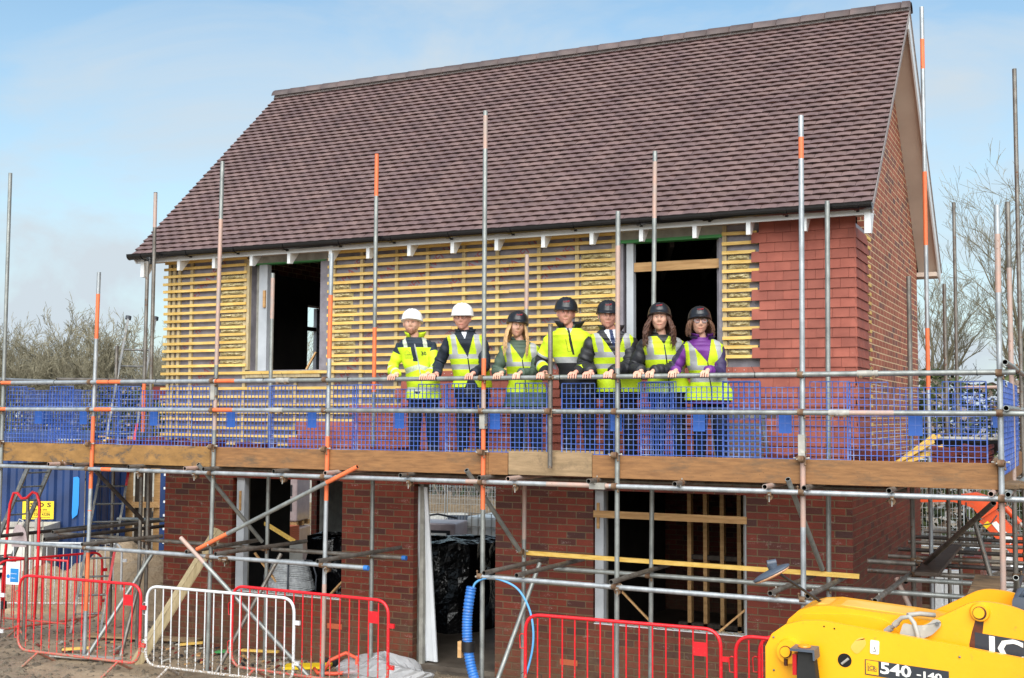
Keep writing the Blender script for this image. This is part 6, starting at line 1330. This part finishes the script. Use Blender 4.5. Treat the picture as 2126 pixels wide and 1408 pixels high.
m = MB(); m.prism([(10.43, 1.80), (10.475, 1.80), (10.465, 1.72), (10.45, 1.62), (10.40, 1.58), (10.395, 1.66), (10.41, 1.73)], XZ(TY+.088), .0015, 'rust_grease'); m.build('grease_stain', t)
m = MB(); m.prism([(9.86+.03*cos(2*pi*k/24), 1.535+.03*sin(2*pi*k/24)) for k in range(24)], XZ(TY-.003), .002, 'machine_dark') if 0 else disc(m, 9.717, TY-.0005, 1.522, .04, 'hole_dark', .0015); m.build('access_hole', t)
m = MB(); m.tube((9.70, TY-.003, 1.50), (9.74, TY-.003, 1.535), .008, 'steel_grey', 6); m.build('hose_in_hole', t)
m = MB(); m.prism(rr([(9.765, 1.608, .012), (9.80, 1.57, .02), (9.85, 1.625, .03), (9.838, 1.652, .012), (9.80, 1.645, .015)]), XZ(TY-.002), .0015, 'rust_grease') if 0 else m.prism(rr([(9.748, 1.60, .018), (9.785, 1.555, .03), (9.85, 1.63, .035), (9.825, 1.668, .018), (9.785, 1.65, .018)]), XZ(TY-.002), .0015, 'machine_worn'); m.build('slot_recess', t)
m = MB(); m.prism(rr([(9.862, 1.575, .008), (9.912, 1.573, .008), (9.915, 1.650, .008), (9.865, 1.654, .008)], 3), XZ(TY-.004), .003, 'decal_white'); m.build('hook_decal', t)
m = MB(); m.pipe([(9.888, TY-.005, 1.618), (9.888, TY-.005, 1.604), (9.896, TY-.005, 1.596), (9.89, TY-.005, 1.587), (9.879, TY-.005, 1.592)], .0018, 'sign_ink', 5); m.build('hook_symbol', t)
# model number decal, sloping with the plate
ds = -.10
def DF(x0, z0, off, slope=-.055): return lambda u, v, w_: (x0+u, TY-off, z0+v+u*slope)
def dq(m, x0, z0, w_, h, mat, off, slope=-.055): f = DF(x0, z0, off, slope); m.add([f(0, 0, 0), f(w_, 0, 0), f(w_, h, 0), f(0, h, 0)], [(0, 1, 2, 3)], mat)
m = MB(); dq(m, 9.832, 1.452, .46, .088, 'decal_dark', .003); dq(m, 9.838, 1.458, .07, .078, 'decal_yellow', .0045); f = DF(9.846, 1.478, .0055)
m.add([f(.0, .0, 0), f(.052, -.002, 0), f(.055, .022, 0), f(.0, .042, 0)], [(0, 1, 2, 3)], 'decal_dark'); f = DF(9.848, 1.4805, .0062); m.add([f(.0, .0, 0), f(.048, -.001, 0), f(.0505, .02, 0), f(.0, .036, 0)], [(0, 1, 2, 3)], 'decal_yellow')
m.text('JCB', DF(9.850, 1.4835, .007), .024, 'decal_dark', .85, .0, .02); m.text('540', DF(9.916, 1.470, .005), .064, 'decal_white', 1.3, 0, .03); m.text('-140', DF(10.118, 1.468, .005), .036, 'decal_white', 1.5, 0, .03); m.build('model_decal', t)
m = MB(); y2 = TY+.088; F2 = lambda x0, z0, off: (lambda u, v, w_: (x0+u, y2-off, z0+v-u*.10)); f = F2(10.425, 1.655, .002); m.add([f(0, -.12, 0), f(.7, -.12, 0), f(.7, .075, 0), f(0, .075, 0)], [(0, 1, 2, 3)], 'decal_dark'); m.text('JCB', F2(10.49, 1.605, .004), .115, 'decal_white', 1.25, 0, .025); m.build('maker_decal', t)
m = MB(); m.prism([(9.415, 1.33), (9.455, 1.45), (9.50, 1.33)], XZ(TY-.004), .003, 'decal_white'); m.prism([(9.425, 1.336), (9.455, 1.432), (9.49, 1.336)], XZ(TY-.005), .001, 'decal_dark'); m.prism([(9.432, 1.342), (9.455, 1.42), (9.482, 1.342)], XZ(TY-.006), .001, 'decal_white'); m.build('warning_triangle', t)
m = MB(); m.pipe([(9.94, TY+.12, 1.69), (9.99, TY+.1, 1.735), (10.03, TY+.08, 1.78), (10.075, TY+.07, 1.79), (10.1, TY+.06, 1.76), (10.12, TY+.05, 1.70), (10.125, TY+.05, 1.64)], .0135, 'steel_grey', 10); m.tube((9.935, TY+.12, 1.685), (9.965, TY+.11, 1.712), .020, 'steel_grey', 6); m.tube((9.985, TY+.1, 1.73), (10.005, TY+.095, 1.752), .019, 'steel_grey', 6); m.pipe([(10.06, TY+.1, 1.795), (10.12, TY+.15, 1.80), (10.2, TY+.2, 1.79)], .014, 'steel_grey', 8); m.build('hydraulic_pipe', t)
m = MB(); m.prism(rr([(10.02, 1.69, 0), (10.04, 1.755, .02), (10.10, 1.745, .01), (10.165, 1.75, .03), (10.21, 1.79, .012), (10.245, 1.785, .015), (10.25, 1.755, .02), (10.2, 1.70, .02), (10.15, 1.675, 0)]), XZ(TY+.06), .006, 'steel_grey'); m.build('pipe_bracket', t); m = MB(); disc(m, 10.228, TY+.06, 1.765, .011, 'aluminium', .012); m.build('bolt', t)
for x, z in ((9.30, 1.425), (9.30, 1.62), (10.35, 1.60)): m = MB(); m.ball((x, TY-.002, z), .007, 'aluminium', 8, 5); m.build('bolt', t)
m = MB(); m.prism(rr([(10.62, 1.84, .02), (10.62, 1.93, .03), (12.2, 1.93, .03), (12.2, 1.5, 0)]), XZ(TY+.16), .42, 'machine_grey'); m.pipe([(10.66, TY+.2, 1.92), (10.69, TY+.2, 1.965), (10.74, TY+.2, 1.98), (10.9, TY+.2, 1.98), (11.1, TY+.2, 1.95)], .012, 'machine_grey', 8); m.build('tank', t)
for x, z in ((9.66, 1.70), (9.60, 1.708)): m = MB(); disc(m, x, TY-.0005, z, .005, 'hole_dark', .0015); m.build('rivet_hole', t)
# rear lamp post and mirror
m = MB(); m.prism([(9.455, .9), (9.47, 1.40), (9.48, 1.585), (9.565, 1.585), (9.59, 1.38), (9.60, .9)], XZ(TY-.16), .09, 'rubber'); m.build('lamp_post', t, bevel=.006); m = MB(); m.prism(rr([(9.44, 1.585, 0), (9.44, 1.60, .004), (9.58, 1.60, .004), (9.584, 1.54, 0), (9.572, 1.54, 0), (9.57, 1.585, 0)], 3), XZ(TY-.19), .14, 'machine_grey'); m.build('lamp_cover', t, bevel=.004)
m = MB(); m.lathe([(.036, 0), (.038, .006), (.03, .014), (.0, .016)], (9.51, TY-.12, 1.60), 'lamp_orange', 20); m.build('marker_lamp', t); m = MB(); m.bx(9.445, 9.469, TY-.15, TY-.08, 1.44, 1.56, 'lamp_red'); m.build('rear_lamp', t)
m = MB(); m.tube((9.5, TY+.4, 1.79), (9.315, TY+.05, 2.0), .009, 'machine_dark', 8); m.build('mirror_arm', t)
R3 = Matrix.Rotation(radians(-28), 3, 'Y') @ Matrix.Rotation(radians(8), 3, 'X'); m = MB(); m.ball((9.29, TY, 2.0), (.125, .075, .022), 'machine_grey', 22, 10, rot=R3); m.build('mirror_back', t); m = MB(); m.ball((9.295, TY-.004, 1.99), (.118, .07, .016), 'mirror_face', 20, 8, rot=R3); m.build('mirror_glass', t)
m = MB(); m.tube((9.31, TY+.02, 2.0), (9.29, TY, 2.055), .03, 'machine_grey', 14); m.tube((9.265, TY, 2.055), (9.315, TY+.02, 2.065), .02, 'machine_grey', 10); m.build('mirror_clamp', t)
# chassis, counterweight and wheels below the picture
m = MB(); m.prism(rr([(9.35, .55, .05), (9.4, 1.0, .1), (10.4, 1.1, .1), (14.3, 1.0, .1), (14.3, .5, .05)]), XZ(TY+.05), 1.9, 'machine_dark'); m.build('chassis', t)
m = MB(); m.bx(11.7, 13.2, TY-.25, TY+.45, 1.0, 1.25, 'machine_yellow'); m.bx(11.7, 13.1, TY+1.15, TY+2.1, 1.0, 2.45, 'machine_dark'); m.build('cab', t, bevel=.05)
for x in (10.2, 13.2):
    for y in (TY-.15, TY+1.75):
        m = MB(); m.tube((x, y, .6), (x, y+.45, .6), .6, 'rubber', 32); 
        for k in range(20): a = 2*pi*k/20; m.beam((x+.6*cos(a), y, .6+.6*sin(a)), (x+.6*cos(a+.12), y+.45, .6+.6*sin(a+.12)), .07, .06, 'rubber')
        w1_ = m.build('wheel', t); m = MB(); m.tube((x, y-.01, .6), (x, y+.05, .6), .3, 'machine_yellow', 24, r2=.2); m.build('rim', w1_)

# ============================================================ TREES AND HEDGES
def tree_segs(seed, H, spread=.55, L1=9, dens=1.0, trunk=.3, r0=.17):
    R2 = random.Random(seed); trunk_, limbs = [], []
    def grow(p, d, ln, r, lvl, out_):
        n = (4, 4, 3, 3, 2, 1)[lvl]; pts = [p]; rad = [r]; dd = d.copy()
        for i in range(n):
            j = (.08, .22, .3, .34, .4, .4)[lvl]; dd = (dd+Vector((R2.uniform(-j, j), R2.uniform(-j, j), R2.uniform(-j, j)*.6+.06))).normalized(); pts.append(pts[-1]+dd*ln/n); rad.append(r*(1-.62*(i+1)/n))
        out_.append((pts, rad, lvl))
        if lvl >= 5: return
        k = int(((L1, 6, 5, 5, 4)[lvl])*(dens if lvl > 1 else 1)+R2.random())
        for c in range(k):
            t = (.28 if lvl == 0 else .2)+(.8-.05)*(c+R2.random())/k; t = min(t, .99)*n; i = min(int(t), n-1); q = pts[i].lerp(pts[i+1], t-i); ax = (pts[i+1]-pts[i]).normalized()
            a, b = basis(ax); th = R2.uniform(0, 2*pi); sp2 = spread*R2.uniform(.7, 1.3); nd = (ax*cos(sp2)+(a*cos(th)+b*sin(th))*sin(sp2)).normalized(); nd.z += .12; nd.normalize()
            grow(q, nd, ln*R2.uniform(.42, .68)*(1.0 if lvl else .95), rad[i]*R2.uniform(.4, .6), lvl+1, limbs)
    grow(Vector((0, 0, 0)), Vector((0, 0, 1)), H*.62, r0, 0, trunk_)
    return trunk_, limbs
def segs_to(m, segs, mats, minr=.0, xf=None, ivy=None):
    for pts, rad, lvl in segs:
        n = 7 if lvl == 0 else (4 if lvl < 3 else 3); rings = []; a = None
        P = [xf @ p for p in pts] if xf else pts
        for i, p in enumerate(P):
            d = (P[min(i+1, len(P)-1)]-P[max(i-1, 0)]).normalized()
            if a is None: a, b = basis(d)
            else: a = (a-d*a.dot(d)).normalized(); b = d.cross(a)
            r = max(rad[i], minr); rings.append([p+(a*cos(2*pi*k/n)+b*sin(2*pi*k/n))*r for k in range(n)])
        m.loft(rings, mats[0] if lvl < 3 else mats[1], smooth=True)
def leaves(m, R2, n, fn, size, mats):
    for _ in range(n):
        p = Vector(fn(R2)); a = R2.uniform(0, 2*pi); tlt = R2.uniform(-1, 1); s_ = size*R2.uniform(.6, 1.4)
        u = Vector((cos(a), sin(a), tlt*.6))*s_; v = Vector((-sin(a)*.5, cos(a)*.5, R2.uniform(.3, 1)))*s_*.8
        m.add([p-u*.5, p+v*.5, p+u*.5, p-v*.5], [(0, 1, 2, 3)], R2.choice(mats))
temps = [tree_segs(sd_, 7.4, .52, 9, .85) for sd_ in (11, 12, 13)]
m = MB(); R2 = random.Random(40)
for i in range(38):
    f = i/37; back = i % 3
    x0, y0 = -33+19*f, 12.5+14.5*f
    k = R2.uniform(0, 9)+back*2; x, y = x0-.72*k+R2.uniform(-1, 1), y0+.7*k+R2.uniform(-1, 1)
    sc = (.86-.2*f)*R2.uniform(.88, 1.12)*(1+k*.018); tr, lb = temps[i % 3]
    xf = Matrix.Translation((x, y, -.1)) @ Matrix.Rotation(R2.uniform(0, 6.28), 4, 'Z') @ Matrix.Diagonal((sc*1.1, sc*1.1, sc, 1))
    segs_to(m, tr, ('bark_green', 'twig'), xf=xf); segs_to(m, lb, ('bark', 'twig'), .0075, xf=xf)
m.build('bare_woodland', kind='stuff')
m = MB()
def ug(R3):
    f = R3.random(); k = R3.uniform(-1.5, 9); return (-33+19*f-.72*k+R3.uniform(-1, 1), 11.5+14.5*f+.7*k, R3.random()**1.7*(3.3-1.0*f)+.1)
leaves(m, R2, 12000, ug, .13, ('leaf_dark', 'leaf_mid', 'twig')); m.build('undergrowth', kind='stuff')
# hedge bank behind the house
m = MB()
def hg(R3): x = R3.uniform(-22, 24); return (x, (21 if x < 3 else 18)+1.0*sin(x*.4)+R3.uniform(-1.2, 2), R3.random()**.9*(3.2+.7*sin(x*.9)+.35*sin(x*2.7))+.15)
leaves(m, R2, 36000, hg, .2, ('leaf_dark', 'leaf_dark', 'leaf_mid', 'twig_red'))
for i in range(420):
    x = R2.uniform(-22, 24); p = Vector((x, (20 if x < 3 else 17)+1.0*sin(x*.4)+R2.uniform(-.6, .6), .2)); q = p+Vector((R2.uniform(-1.4, 1.4), R2.uniform(-.5, .5), R2.uniform(1.2, 3.6))); m.tube(p, q, .018, 'twig_red', 3, r2=.005, cap=False)
m.build('hedge', kind='stuff')
for lab, x, y, H, sd_, sc in (('tall bare tree with many upright limbs at the right behind the scaffold poles', 9.3, 26.5, 9.6, 101, 1.0), ('bare tree at the right edge with branches crossing the outermost poles', 12.3, 24.0, 9.9, 102, 1.0),
                              ('smaller bare tree seen just beside the brick gable', 6.3, 27.5, 7.3, 103, 1.0), ('bare tree seen through the near upstairs opening', -4.2, 27, 8.3, 104, 1.0), ('bare tree seen through the far upstairs window', -17.5, 25.0, 8.8, 105, 1.0), ('bare tree outside the right edge of the photo', 16.5, 25, 9.6, 106, 1.0)):
    tr, lb = tree_segs(sd_, H, .46, 9, .8, r0=.2); t = thing('bare_tree', lab, 'tree', (x, y, -.05), 0, 'bare trees standing behind the house')
    m = MB(); segs_to(m, tr, ('bark_green', 'twig')); m.build('trunk', t, local=True); m = MB(); segs_to(m, lb, ('bark', 'twig'), .0048)
    m.build('crown', t, local=True)
    m = MB(); leaves(m, R2, 900, lambda R3: (lambda a, z: (.28*cos(a), .28*sin(a), z))(R3.uniform(0, 6.28), R3.uniform(.3, H*.4)), .13, ('leaf_dark', 'leaf_mid')); m.build('ivy', t, local=True)
#@@END
